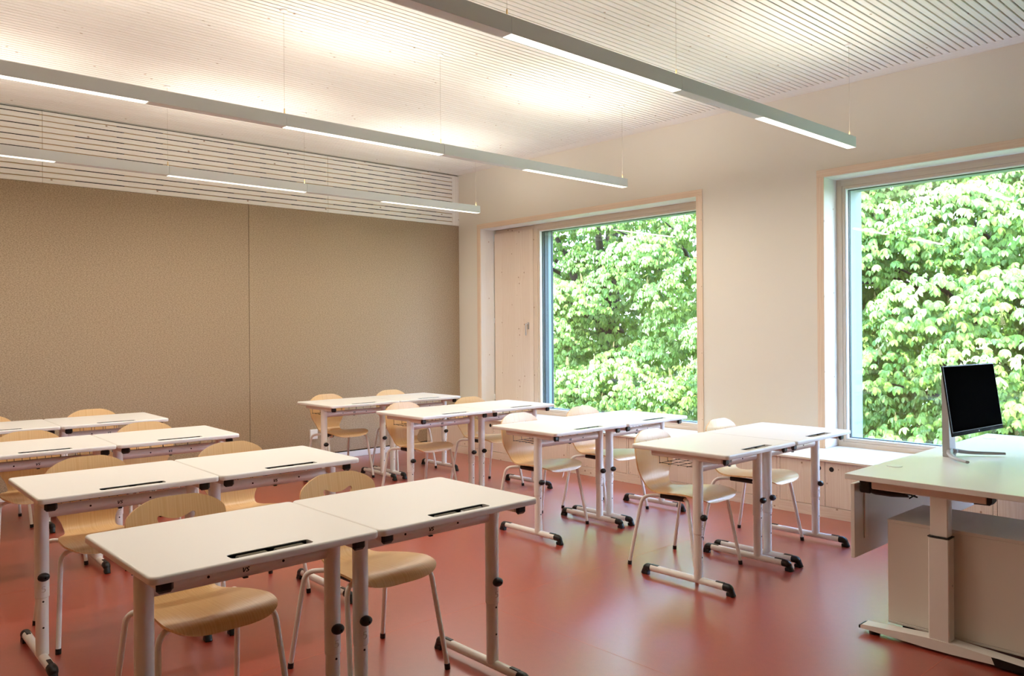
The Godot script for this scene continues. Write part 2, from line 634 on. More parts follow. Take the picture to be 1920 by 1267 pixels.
# ------------------------------------------------------------------ room shell
func build_shell() -> void:
	# floor: linoleum sheets along x with pale weld seams
	var fl := structure("floor", "red flecked linoleum floor with pale welded seams")
	part("slab", box(Vector3(XL - 0.3, -0.3, -0.4), Vector3(0.49, -0.012, ZF + 0.3)), M.base_white, fl)
	var zs := [0.0, 0.88, 2.795, 4.722, 6.63, 8.55, ZF]
	for i in zs.size() - 1:
		var xs := [XL, 0.0]
		if i == 3:
			xs = [XL, -3.62, 0.0]
		elif i == 2:
			xs = [XL, -6.4, 0.0]
		for j in xs.size() - 1:
			part("linoleum_sheet", box(Vector3(xs[j] + 0.0012, -0.012, zs[i] + 0.0012), Vector3(xs[j + 1] - 0.0012, 0.0, zs[i + 1] - 0.0012)), M.floor, fl)
			if j > 0:
				part("weld_seam", box(Vector3(xs[j] - 0.0012, -0.012, zs[i]), Vector3(xs[j] + 0.0012, 0.0003, zs[i + 1])), M.weld, fl)
		if i > 0:
			part("weld_seam", box(Vector3(XL, -0.012, zs[i] - 0.0012), Vector3(0, 0.0003, zs[i] + 0.0012)), M.weld, fl)

	# ceiling: white-glazed timber slats along x over a tan backing
	var ce := structure("ceiling", "ceiling of narrow white-glazed timber slats")
	part("roof_slab", box(Vector3(XL - 0.3, H + 0.05, -0.4), Vector3(0.62, H + 0.45, ZF + 0.3)), M.wall, ce)
	part("backing_board", box(Vector3(XL, H + 0.013, 0.0), Vector3(0.0, H + 0.05, ZF)), M.slot_tan, ce)
	part("edge_board", box(Vector3(-0.165, H, 0.0), Vector3(0.0, H + 0.0125, ZF)), M.slat, ce)
	var pitch := 0.0485
	var n := int(ZF / pitch)
	grain = 0
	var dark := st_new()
	for i in n:
		var z := 0.02 + pitch * i
		uvo = Vector2(rng.randf() * 3.0, rng.randf() * 3.0)
		part("ceiling_slat", box(Vector3(XL, H, z), Vector3(-0.166, H + 0.0125, z + pitch - 0.0095), 0.0015), M.slat, ce)
		# open slots of the acoustic backing, staggered from row to row
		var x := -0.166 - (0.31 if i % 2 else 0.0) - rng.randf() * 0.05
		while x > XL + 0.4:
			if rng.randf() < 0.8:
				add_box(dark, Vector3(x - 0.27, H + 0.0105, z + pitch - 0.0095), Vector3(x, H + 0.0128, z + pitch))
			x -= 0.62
	grain = 1
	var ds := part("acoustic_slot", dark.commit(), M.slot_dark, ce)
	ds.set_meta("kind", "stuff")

	# back wall: felt panels below, slatted band above
	var wb := structure("wall_back", "back wall with brown felt panels under a band of white slats")
	part("masonry", box(Vector3(XL - 0.3, -0.3, -0.4), Vector3(0.49, H + 0.05, -0.034)), M.wall, wb)
	var fx := [0.0, -2.777, -5.55, XL]
	for i in 3:
		part("felt_panel", box(Vector3(fx[i + 1] + 0.0018, 0.079, -0.032), Vector3(fx[i] - 0.0018, 2.752, 0.0), 0.003), M.felt, wb)
	part("shadow_gap", box(Vector3(XL, 0.065, -0.034), Vector3(0, H, -0.030)), M.joint, wb)
	part("backing_board", box(Vector3(XL, 2.754, -0.030), Vector3(-0.10, H - 0.022, -0.011)), M.slot_tan, wb)
	var px := [0.0, -1.857, -4.654, -7.45, XL]
	grain = 0
	var rows := 13
	var dk := st_new()
	for j in 4:
		var x1: float = px[j] - (0.105 if j == 0 else 0.0015)
		var x0: float = px[j + 1] + 0.0015
		for r in rows:
			var y0 := 2.7535 + (r * 0.0499 if r > 0 else 0.0)
			var y1 := 2.7535 + (r + 1) * 0.0499 - 0.0085
			if r == rows - 1:
				y1 = H - 0.012
			uvo = Vector2(rng.randf() * 3.0, rng.randf() * 3.0)
			part("wall_slat", box(Vector3(x0, y0, -0.011), Vector3(x1, y1, 0.0), 0.001), M.slat, wb)
			if r < rows - 1:
				var per := 0.455 if j == 0 else 0.70
				var ln := 0.295 if j == 0 else 0.415
				var off := 0.0 if (r + j) % 2 else per * 0.5
				var x := x1 - off - 0.02
				while x - ln > x0:
					add_box(dk, Vector3(x - ln, y1, -0.0115), Vector3(x, y1 + 0.0085, -0.0085))
					x -= per
	var d2 := part("acoustic_slot", dk.commit(), M.slot_dark, wb)
	d2.set_meta("kind", "stuff")
	grain = 1
	part("end_board", box(Vector3(-0.104, 2.7535, -0.011), Vector3(0.0, H - 0.012, 0.0), 0.001), M.slat, wb)
	var bb := structure("baseboard_back", "low white skirting under the felt wall")
	part("skirting", box(Vector3(XL, 0.0, -0.03), Vector3(-0.52, 0.066, -0.006), 0.002), M.base_white, bb)

	# window wall in pieces around the two openings, with real thickness
	var wr := structure("wall_right", "smooth white window wall")
	var st := st_new()
	var z0 := -0.034
	for o in [[0.422, 3.578], [4.811, 7.967]]:
		add_box(st, Vector3(0.0, -0.3, z0), Vector3(0.49, H + 0.05, o[0]))
		add_box(st, Vector3(0.0, -0.3, o[0]), Vector3(0.49, 0.40, o[1]))
		add_box(st, Vector3(0.0, 2.678, o[0]), Vector3(0.49, H + 0.05, o[1]))
		z0 = o[1]
	add_box(st, Vector3(0.0, -0.3, z0), Vector3(0.49, H + 0.05, ZF + 0.3))
	part("plaster", st.commit(), M.wall, wr)
	var wl := structure("wall_left", "left wall outside the picture, its tan face added to warm the bounced light")
	part("bounce_tan", box(Vector3(XL - 0.3, -0.3, -0.034), Vector3(XL, H + 0.05, ZF + 0.3)), M.bounce_tan, wl)  # invented tan face, out of view, there to warm the bounced light
	var wf := structure("wall_front", "wall behind the viewer, its brown felt added to cut and warm the bounced light")
	part("felt_panel", box(Vector3(XL, -0.3, ZF), Vector3(0.0, H + 0.05, ZF + 0.3)), M.felt, wf)  # felt added on this unseen wall to dim and warm its bounce

	# twin socket on the felt wall
	var so := thing("wall_socket", "white twin power socket low on the felt wall behind the back row", "socket", Vector3(-2.059, 0.305, 0.0))
	part("housing", box(Vector3(-0.045, -0.053, 0.0), Vector3(0.045, 0.053, 0.022), 0.004), M.white_plastic, so)
	for s in [-1.0, 1.0]:
		var sc := st_new()
		add_lathe(sc, [Vector2(0.017, 0.0), Vector2(0.019, 0.002), Vector2(0.016, 0.003), Vector2(0.0145, -0.004), Vector2(0.0, -0.004)], Vector3(s * 0.021, 0, 0.0215), 18, Basis(Vector3.RIGHT, PI / 2))
		part("socket_insert", sc.commit(), M.white_plastic, so)


# ------------------------------------------------------------------ windows
func wood_part(called: String, lo: Vector3, hi: Vector3, m: Material, parent: Node, g: int, bev := 0.0015, label := "") -> MeshInstance3D:
	grain = g
	uvo = Vector2(rng.randf() * 3.0, rng.randf() * 3.0)
	var o := part(called, box(lo, hi, bev), m, parent, Vector3.ZERO, label)
	grain = 1
	return o

func build_windows() -> void:
	var yb := 0.442     # top of the bench
	for w in 2:
		var a: float = [0.427, 4.816][w]
		var b: float = [3.573, 7.962][w]
		var wn := structure("window_%d" % (w + 1), ["large window beside the felt wall, with a narrow timber vent panel at its left", "large window behind the teacher's desk"][w])
		# trim boards round the opening on the wall
		wood_part("trim_board", Vector3(-0.012, yb, a - 0.061), Vector3(0.0, 2.673, a), M.spruce_trim, wn, 1)
		wood_part("trim_board", Vector3(-0.012, yb, b), Vector3(0.0, 2.673, b + 0.067), M.spruce_trim, wn, 1)
		wood_part("trim_board", Vector3(-0.012, 2.673, a - 0.061), Vector3(0.0, 2.733, b + 0.067), M.spruce_trim, wn, 2)
		# lining of the reveal
		wood_part("reveal_board", Vector3(0.0, yb, a - 0.004), Vector3(0.212, 2.673, a), M.reveal, wn, 1, 0.0)
		wood_part("reveal_board", Vector3(0.0, yb, b), Vector3(0.212, 2.673, b + 0.004), M.reveal, wn, 1, 0.0)
		wood_part("reveal_board", Vector3(0.0, 2.670, a), Vector3(0.212, 2.676, b), M.reveal, wn, 2, 0.0)
		# fixed frame
		var g0: float = a + 0.079 if w == 1 else 1.241   # left edge of the glass
		var g1 := b - 0.079
		var f0: float = a if w == 1 else 1.137
		wood_part("frame_jamb", Vector3(0.212, 0.4825, f0), Vector3(0.30, 2.670, g0 - 0.032), M.frame, wn, 1)
		wood_part("frame_jamb", Vector3(0.212, 0.4825, g1 + 0.032), Vector3(0.30, 2.670, b), M.frame, wn, 1)
		wood_part("frame_head", Vector3(0.212, 2.615, g0 - 0.032), Vector3(0.30, 2.670, g1 + 0.032), M.frame, wn, 2)
		wood_part("frame_sill", Vector3(0.212, 0.40, f0), Vector3(0.30, 0.482, g1 + 0.032), M.frame, wn, 2)
		# sash, set back a little, with a pale bead and a dark gasket round the pane
		wood_part("sash_jamb", Vector3(0.218, 0.482, g0 - 0.031), Vector3(0.29, 2.614, g0 - 0.011), M.frame, wn, 1)
		wood_part("sash_jamb", Vector3(0.218, 0.482, g1 + 0.011), Vector3(0.29, 2.614, g1 + 0.031), M.frame, wn, 1)
		wood_part("sash_head", Vector3(0.218, 2.594, g0 - 0.011), Vector3(0.29, 2.614, g1 + 0.011), M.frame, wn, 2)
		wood_part("sash_sill", Vector3(0.218, 0.483, g0 - 0.011), Vector3(0.29, 0.503, g1 + 0.011), M.frame, wn, 2)
		var be := st_new()
		add_box(be, Vector3(0.222, 0.503, g0 - 0.011), Vector3(0.252, 2.594, g0), 0.002)
		add_box(be, Vector3(0.222, 0.503, g1), Vector3(0.252, 2.594, g1 + 0.011), 0.002)
		add_box(be, Vector3(0.222, 2.584, g0), Vector3(0.252, 2.594, g1), 0.002)
		add_box(be, Vector3(0.222, 0.503, g0), Vector3(0.252, 0.513, g1), 0.002)
		part("glazing_bead", be.commit(), M.bead, wn)
		part("pane", box(Vector3(0.2555, 0.505, g0 - 0.008), Vector3(0.2575, 2.592, g1 + 0.008)), M.glass, wn)
		part("pane", box(Vector3(0.2795, 0.505, g0 - 0.008), Vector3(0.2815, 2.592, g1 + 0.008)), M.glass, wn)
		var ga := st_new()
		for q in [[Vector3(0.2578, 0.513, g0), Vector3(0.2792, 2.584, g0 + 0.006)], [Vector3(0.2578, 0.513, g1 - 0.006), Vector3(0.2792, 2.584, g1)], [Vector3(0.2578, 2.578, g0), Vector3(0.2792, 2.584, g1)], [Vector3(0.2578, 0.513, g0), Vector3(0.2792, 0.519, g1)]]:
			add_box(ga, q[0], q[1])
		part("gasket", ga.commit(), M.gasket, wn)
		# outer lining of the opening
		var e0: float = g0 + 0.002 if w == 1 else a
		part("outer_jamb", box(Vector3(0.30, 0.40, e0 - 0.08), Vector3(0.505, 2.70, e0), 0.002), M.facade, wn)
		part("outer_jamb", box(Vector3(0.30, 0.40, g1 - 0.002), Vector3(0.505, 2.70, g1 + 0.08), 0.002), M.facade, wn)
		part("outer_head", box(Vector3(0.30, 2.60, e0), Vector3(0.505, 2.70, g1 - 0.002), 0.002), M.facade, wn)
		part("outer_sill", box(Vector3(0.30, 0.38, e0), Vector3(0.56, 0.485, g1 - 0.002), 0.002), M.facade, wn)
		if w == 0:
			# narrow timber vent panel with its handle, mullion cover outside
			wood_part("frame_jamb", Vector3(0.235, 0.4825, a), Vector3(0.30, 2.6275, a + 0.0115), M.frame, wn, 1)
			wood_part("frame_head", Vector3(0.24, 2.628, a), Vector3(0.30, 2.670, f0), M.spruce, wn, 2)
			wood_part("frame_sill", Vector3(0.212, 0.40, a), Vector3(0.30, 0.482, f0), M.frame, wn, 2)
			var vp := wood_part("vent_panel", Vector3(0.212, 0.488, a + 0.012), Vector3(0.27, 2.626, f0 - 0.006), M.spruce, wn, 1, 0.002, "tall pale spruce ventilation panel")
			var hd := st_new()
			add_box(hd, Vector3(0.204, 1.44, 1.034), Vector3(0.212, 1.52, 1.062), 0.003)
			add_tube(hd, bend([Vector3(0.206, 1.50, 1.048), Vector3(0.165, 1.50, 1.048), Vector3(0.165, 1.365, 1.048)], 0.012), [0.0085], 10)
			part("handle", hd.commit(), M.chrome, vp, Vector3.ZERO, "angled metal window handle hanging down")
			for y in [2.56, 1.55, 0.6]:
				part("hinge", tube([Vector3(0.208, y - 0.03, a + 0.008), Vector3(0.208, y + 0.03, a + 0.008)], [0.006], 8), M.bead, vp)
			part("outer_mullion", box(Vector3(0.30, 0.40, f0 - 0.02), Vector3(0.36, 2.60, g0 - 0.001)), M.facade_dark, wn)
			part("blind_guide", box(Vector3(0.36, 0.485, g0 - 0.06), Vector3(0.42, 2.60, g0 - 0.012), 0.002), M.facade, wn)
			part("blind_guide", box(Vector3(0.42, 0.485, g0 - 0.05), Vector3(0.445, 2.60, g0 - 0.006)), M.facade_dark, wn)


# ------------------------------------------------------------------ bench of low cabinets under the windows
func build_bench() -> void:
	var xb := -0.52
	var bt := thing("bench_top", "long pale timber worktop running under both windows", "worktop")
	grain = 2
	var st := st_new()
	add_box(st, Vector3(xb - 0.022, 0.4255, 0.002), Vector3(-0.0005, 0.442, 8.60), 0.002)
	var main := part("board", st.commit(), M.bench_top, bt)
	for o in [[0.432, 3.569], [4.821, 7.958]]:
		uvo = Vector2(rng.randf() * 3.0, rng.randf() * 3.0)
		part("sill_board", box(Vector3(0.0005, 0.42, o[0]), Vector3(0.2118, 0.442, o[1])), M.bench_top, bt)
	grain = 1
	var edges := [0.09, 0.855, 1.62, 2.385, 3.15, 3.915, 4.68, 5.445, 6.21, 6.975, 7.74, 8.60]
	var names := ["in the corner by the felt wall", "second from the felt wall", "third from the felt wall", "behind the second row's right-hand table", "below the right edge of the first window", "between the two windows", "round finger hole showing left of the desk", "behind the teacher's desk", "next after the teacher's desk", "far along the window wall", "near the end of the bench"]
	var fi := thing("filler_board", "narrow upright spruce filler board between the low cabinets and the felt wall", "board", Vector3(xb, 0, 0.0))
	part("board", box(Vector3(0.0, 0.0, 0.001), Vector3(0.02, 0.4245, 0.089), 0.001), M.spruce, fi)
	for i in edges.size() - 1:
		var a: float = edges[i]
		var b: float = edges[i + 1]
		if a > 7.0:
			break
		var cb := thing("cabinet_unit", "low pale spruce cabinet under the windows, " + names[i], "cabinet", Vector3(xb, 0, a), 0.0, "low cabinets of the window bench")
		var w := b - a
		grain = 2
		var cs := st_new()
		add_box(cs, Vector3(0.022, 0.0825, 0.0), Vector3(0.515, 0.425, w))
		add_box(cs, Vector3(0.0, 0.0825, 0.0), Vector3(0.022, 0.425, 0.011))
		add_box(cs, Vector3(0.0, 0.0825, w - 0.011), Vector3(0.022, 0.425, w))
		var gp := part("shadow_gap", box(Vector3(0.0205, 0.083, 0.011), Vector3(0.0225, 0.4248, w - 0.011)), M.joint, cb)
		part("carcass", cs.commit(), M.spruce, cb)
		uvo = Vector2(rng.randf() * 3.0, rng.randf() * 3.0)
		part("plinth", box(Vector3(-0.002, 0.0, 0.0), Vector3(0.05, 0.082, w), 0.001), M.spruce, cb)
		grain = 1
		var d := 0.5 * w
		for k in 2:
			var z0 := 0.0145 if k == 0 else d + 0.0018
			var z1 := d - 0.0018 if k == 0 else w - 0.0145
			uvo = Vector2(rng.randf() * 3.0, rng.randf() * 3.0)
			var dr := part("door", box(Vector3(0.0, 0.0855, z0), Vector3(0.0195, 0.4215, z1), 0.0012), M.spruce, cb)
			var hz := z1 - 0.046 if k == 0 else z0 + 0.05
			part("finger_hole", tube([Vector3(0.004, 0.369, hz), Vector3(-0.0006, 0.369, hz)], [0.0185], 18), M.black, dr, Vector3.ZERO, "round black finger hole")


# ------------------------------------------------------------------ suspended linear lamps
func build_lamps() -> void:
	var zc := [5.432, 3.415, 1.403]
	var nm := ["nearest suspended linear lamp, running over the front row of tables", "middle suspended linear lamp, over the second and third rows", "farthest suspended linear lamp, parallel to the felt wall"]
	var proto: Node3D
	for i in 3:
		var lp: Node3D
		if i == 0:
			lp = thing("linear_lamp", nm[0], "pendant lamp", Vector3(-0.84, 2.68, zc[0]), 0.0, "suspended linear lamps")
			var hw := 0.031
			# modules: lit + blank, lit, blank + lit; [from, to, [lit sections]]
			for md in [[0.0, -2.02, [[0.0, -1.213]]], [-2.02, -3.22, [[-2.02, -3.22]]], [-3.22, -5.23, [[-4.017, -5.23]]]]:
				var hs := st_new()
				add_box(hs, Vector3(md[1] + 0.0008, 0.0025, -hw), Vector3(md[0] - 0.0008, 0.075, hw), 0.0012)
				var lit: Array = md[2][0]
				add_box(hs, Vector3(lit[1], 0.0, -hw), Vector3(lit[0] - 0.0008, 0.003, -hw + 0.002))
				add_box(hs, Vector3(lit[1], 0.0, hw - 0.002), Vector3(lit[0] - 0.0008, 0.003, hw))
				if md[0] - lit[0] > 0.1:
					add_box(hs, Vector3(lit[0] + 0.001, 0.0, -hw), Vector3(md[0] - 0.0008, 0.003, hw), 0.001)
				if lit[1] - md[1] > 0.1:
					add_box(hs, Vector3(md[1] + 0.0008, 0.0, -hw), Vector3(lit[1] - 0.001, 0.003, hw), 0.001)
				part("housing", hs.commit(), M.lamp_body, lp)
				part("lamp_diffuser", box(Vector3(lit[1] + 0.002, 0.0006, -hw + 0.003), Vector3(lit[0] - 0.004, 0.0028, hw - 0.003)), M.glow, lp, Vector3.ZERO, "glowing downward diffuser")
				part("lamp_uplight", box(Vector3(lit[1] + 0.01, 0.0749, -hw + 0.012), Vector3(lit[0] - 0.01, 0.0765, hw - 0.012)), M.glow, lp, Vector3.ZERO, "glowing upward diffuser")
			for wx in [-0.035, -2.03, -3.22, -5.19]:
				var wr := part("suspension_wire", tube([Vector3(wx, 0.10, 0), Vector3(wx, H - 2.68 - 0.012, 0)], [0.0008], 6), M.cable, lp)
				var gr := st_new()
				add_lathe(gr, [Vector2(0.0, 0.074), Vector2(0.0055, 0.074), Vector2(0.0055, 0.086), Vector2(0.0038, 0.088), Vector2(0.0038, 0.108), Vector2(0.0015, 0.114)], Vector3(wx, 0, 0), 10)
				part("wire_gripper", gr.commit(), M.brass, wr)
				var cn := st_new()
				add_lathe(cn, [Vector2(0.0, -0.012), Vector2(0.02, -0.012), Vector2(0.024, -0.008), Vector2(0.024, 0.0)], Vector3(wx, H - 2.68, 0), 18)
				part("ceiling_rose", cn.commit(), M.white_plastic, wr)
			proto = lp
		else:
			lp = copy_of(proto, nm[i], Vector3(-0.85, 2.68, zc[i]))
		for k in 3:
			var cx: float = [-0.607, -2.62, -4.623][k]
			for up in [false, true]:
				var al := AreaLight3D.new()
				al.name = "lamp_light"
				al.light_color = LAMP_COLOR
				al.area_size = Vector2(1.2, 0.05)
				al.light_energy = LAMP_UP if up else LAMP_DOWN
				al.shadow_enabled = true
				al.area_range = 14.0
				lp.add_child(al, true)
				al.position = Vector3(cx, 0.079 if up else -0.002, 0)
				al.rotation.x = PI / 2 if up else -PI / 2


# ------------------------------------------------------------------ school tables
func build_table(called: String, label: String, top_y: float) -> Node3D:
	var t := thing(called, label, "table", Vector3.ZERO, 0.0, "paired school tables")
	var w := 0.748
	var d := 0.65
	var dy := top_y - 0.762
	var hole := round_rect(0.272, 0.052, 0.014, 4)
	for i in hole.size():
		hole[i] += Vector2(0.005, 0.276)
	part("tabletop", slab(w, d, 0.024, top_y - 0.0245, top_y, 0.0075, hole, 0.014), M.top, t)
	var tr := st_new()
	add_box(tr, Vector3(-0.138, top_y - 0.020, 0.246), Vector3(0.148, top_y - 0.0125, 0.306))
	add_box(tr, Vector3(-0.131, top_y - 0.013, 0.2505), Vector3(0.141, top_y - 0.0015, 0.254))
	add_box(tr, Vector3(-0.131, top_y - 0.013, 0.298), Vector3(0.141, top_y - 0.0015, 0.3015))
	var pt := part("pen_tray", tr.commit(), M.tray, t, Vector3.ZERO, "black recessed pen tray")
	for s in [-1.0, 1.0]:
		var rb := st_new()
		add_box(rb, Vector3(0.005 + s * 0.062 - 0.05, top_y - 0.0125, 0.262), Vector3(0.005 + s * 0.062 + 0.05, top_y - 0.0035, 0.291), 0.004)
		part("tray_rib", rb.commit(), M.tray_rib, pt)
	for s in [-1.0, 1.0]:
		var lx: float = s * 0.318
		# side rail with a black cap at each end
		var rl := part("side_rail", box(Vector3(lx - 0.022, 0.704 + dy, -0.205), Vector3(lx + 0.022, 0.7375 + dy, 0.268), 0.006), M.steel, t)
		for e in [1.0]:
			var zc := 0.268
			var cp := st_new()
			add_box(cp, Vector3(lx - 0.0245, 0.698 + dy, minf(zc, zc + e * 0.018)), Vector3(lx + 0.0245, 0.7355 + dy, maxf(zc, zc + e * 0.020)), 0.013)
			part("end_cap", cp.commit(), M.black, rl, Vector3.ZERO, "black plastic end cap")
		# telescopic leg
		var lg := part("leg", tube([Vector3(lx, 0.712 + dy, 0.10), Vector3(lx, 0.302, 0.10), Vector3(lx, 0.298, 0.10)], [0.0285, 0.0285, 0.0265], 20), M.steel, t)
		part("inner_tube", tube([Vector3(lx, 0.33, 0.10), Vector3(lx, 0.05, 0.10)], [0.0255], 20), M.steel, lg)
		var kb := st_new()
		ellipsoid(kb, Vector3(lx, 0.392, 0.137), Vector3(0.0245, 0.0185, 0.019))
		add_tube(kb, [Vector3(lx, 0.392, 0.12), Vector3(lx, 0.392, 0.140)], [0.011], 10)
		var k := part("clamp_knob", kb.commit(), M.black, lg, Vector3.ZERO, "black clamping knob")
		part("knob_screw", tube([Vector3(lx + 0.003, 0.391, 0.153), Vector3(lx + 0.003, 0.391, 0.1556)], [0.0038], 10), M.bezel, k)
		for y in [0.284, 0.172]:
			part("adjustment_hole", tube([Vector3(lx, y, 0.124), Vector3(lx, y, 0.1259)], [0.0042], 10), M.ink, lg)
		# raised size numeral under the knob
		var nu := part("size_mark", text_mesh("5", 0.036, 0.002, false), M.emboss, lg, Vector3(lx + 0.001, 0.338, 0.1283))
		# foot with rounded black caps
		var ft := part("foot", tube([Vector3(lx, 0.043, -0.235), Vector3(lx, 0.043, 0.275)], [0.0195], 16, true, Vector3.UP, 1.0), M.steel, t)
		for e in [-1.0, 1.0]:
			var cs := st_new()
			var ze := 0.262 if e > 0 else -0.222
			add_tube(cs, bend([Vector3(lx, 0.043, ze), Vector3(lx, 0.043, ze + e * 0.034), Vector3(lx, 0.0, ze + e * 0.056)], 0.03), [0.0212, 0.0215, 0.0218, 0.0215, 0.021, 0.02, 0.0175, 0.0165], 16)
			add_box(cs, Vector3(lx - 0.009, 0.060, minf(ze, ze - e * 0.05)), Vector3(lx + 0.009, 0.0645, maxf(ze, ze - e * 0.05)), 0.0015)
			add_box(cs, Vector3(lx - 0.015, 0.0, minf(ze + e * 0.018, ze + e * 0.046)), Vector3(lx + 0.015, 0.02, maxf(ze + e * 0.018, ze + e * 0.046)), 0.003)
			part("foot_cap", cs.commit(), M.black, ft, Vector3.ZERO, "rounded black foot cap")
	# cross rail between the legs with its printed mark
	var cr := part("cross_rail", tube([Vector3(-0.318, 0.664 + dy, 0.10), Vector3(0.318, 0.664 + dy, 0.10)], [0.027], 18, true, Vector3.UP, 0.52), M.steel, t)
	for u in [-0.128, 0.126]:
		part("screw_hole", tube([Vector3(u, 0.666 + dy, 0.1125), Vector3(u, 0.666 + dy, 0.1150)], [0.0045], 10), M.ink, cr)
	var le := part("lettering", text_mesh("VS", 0.0195, 0.0015), M.ink, cr, Vector3.ZERO, "black italic letters VS")
	le.transform = Transform3D(Basis(Vector3(1.12, 0, 0), Vector3(0.28, 1, 0), Vector3(0, 0, 1)), Vector3(-0.005, 0.664 + dy, 0.1142))
	part("clip", box(Vector3(-0.012, 0.634 + dy, 0.098), Vector3(0.006, 0.6385 + dy, 0.112), 0.002), M.ink, cr)
	# wire basket under the top
	var wb := st_new()
	var y0 := 0.656 + dy
	var y1 := 0.737 + dy
	for i in 8:
		var u := -0.28 + 0.08 * i
		add_tube(wb, [Vector3(u, y1, -0.190), Vector3(u, y0, -0.186), Vector3(u, y0, 0.068), Vector3(u, y1, 0.072)], [0.0017], 5, false)
	for z in [-0.186, -0.122, -0.058, 0.005, 0.068]:
		add_tube(wb, [Vector3(-0.285, y0 - 0.003, z), Vector3(0.285, y0 - 0.003, z)], [0.0017], 5, false)
	add_tube(wb, [Vector3(-0.285, y1 - 0.004, -0.19), Vector3(0.285, y1 - 0.004, -0.19)], [0.0017], 5, false)
	part("wire_basket", wb.commit(), M.wire, t, Vector3.ZERO, "black wire storage basket")
	return t

const PAIRS := {
	"R1": [-1.894, 5.242, 0.0153], "R2": [-1.820, 3.900, 0.0057], "R3": [-1.929, 2.541, 0.0110], "R4": [-1.968, 1.228, 0.0022],
	"L1": [-4.836, 5.309, 0.0054], "L2": [-4.815, 3.924, -0.0115], "L3": [-4.843, 2.473, -0.0333], "L4": [-4.847, 1.158, -0.0296]}
const ROW := {"1": "front row", "2": "second row", "3": "third row", "4": "back row"}
const BLOCK := {"R": "window-side", "L": "left-hand"}

func seat_of(key: String, side: int, dz := 0.0, dx := 0.0) -> Vector3:
	var p: Array = PAIRS[key]
	var u := side * 0.3755 + dx
	return Vector3(p[0] + u * cos(p[2]) + dz * sin(p[2]), 0, p[1] - u * sin(p[2]) + dz * cos(p[2]))

func build_tables() -> void:
	var proto: Node3D
	for key in PAIRS:
		for s in [-1, 1]:
			var lab := "cream school table in the %s of the %s block, %s of its pair" % [ROW[key[1]], BLOCK[key[0]], "left one" if s < 0 else "right one"]
			if key == "R2":
				var t := build_table("school_table", lab, 0.750)
				t.position = seat_of(key, s)
				t.rotation.y = PAIRS[key][2]
			elif proto == null:
				proto = build_table("school_table", lab, 0.762)
				proto.position = seat_of(key, s)
				proto.rotation.y = PAIRS[key][2]
			else:
				copy_of(proto, lab, seat_of(key, s), PAIRS[key][2])


# ------------------------------------------------------------------ chairs
var shell_pts := []     # (z, y) along the shell from the seat front to the top of the back
var shell_s := []

func shell_profile() -> void:
	# built from control points with a Catmull-Rom curve
	var c := Curve3D.new()
	var ctl := [Vector2(0.256, 0.422), Vector2(0.249, 0.442), Vector2(0.222, 0.457), Vector2(0.15, 0.462), Vector2(0.05, 0.456), Vector2(-0.06, 0.446), Vector2(-0.13, 0.441), Vector2(-0.175, 0.447), Vector2(-0.203, 0.469), Vector2(-0.218, 0.505), Vector2(-0.226, 0.55), Vector2(-0.233, 0.62), Vector2(-0.243, 0.70), Vector2(-0.262, 0.803)]
	for i in ctl.size():
		var tg: Vector2 = (ctl[mini(i + 1, ctl.size() - 1)] - ctl[maxi(i - 1, 0)]) / 6.0
		if i > 0 and i < ctl.size() - 1:
			var l0: float = ctl[i].distance_to(ctl[i - 1])
			var l1: float = ctl[i].distance_to(ctl[i + 1])
			tg = tg.normalized()
			c.add_point(Vector3(ctl[i].x, ctl[i].y, 0), Vector3(-tg.x, -tg.y, 0) * l0 / 3.0, Vector3(tg.x, tg.y, 0) * l1 / 3.0)
		else:
			c.add_point(Vector3(ctl[i].x, ctl[i].y, 0), Vector3(-tg.x, -tg.y, 0), Vector3(tg.x, tg.y, 0))
	c.bake_interval = 0.004
	var L := c.get_baked_length()
	var n := 160
	for i in n + 1:
		var p := c.sample_baked(L * i / n, true)
		shell_pts.append(Vector2(p.x, p.y))
		shell_s.append(L * i / n)

func shell_at(x: float, s: float) -> Vector3:
	var n := shell_pts.size() - 1
	var f := clampf(s / shell_s[n] * n, 0, n - 0.0001)
	var i := int(f)
	var p: Vector2 = shell_pts[i].lerp(shell_pts[i + 1], f - i)
	var t: Vector2 = (shell_pts[mini(i + 1, n)] - shell_pts[maxi(i - 1, 0)]).normalized()
	var nn := Vector2(t.y, -t.x)       # to the sitter: up on the seat, forward on the back
	if i < 60:
		pass
	var L: float = shell_s[n]
	var q := s / L
	var wrap := 0.0
	# dish of the seat, forward wrap of the back
	wrap = 0.34 * smoothstep(0.62, 0.78, q) * x * x + 0.16 * smoothstep(0.06, 0.2, q) * (1.0 - smoothstep(0.5, 0.62, q)) * x * x
	return Vector3(x, p.y + nn.y * wrap * _sgn, p.x + nn.x * wrap * _sgn)

var _sgn := 1.0

func shell_normal(x: float, s: float) -> Vector3:
	var e := 0.003
	var du := shell_at(x + e, s) - shell_at(x - e, s)
	var dv := shell_at(x, s + e) - shell_at(x, s - e)
	return dv.cross(du).normalized()

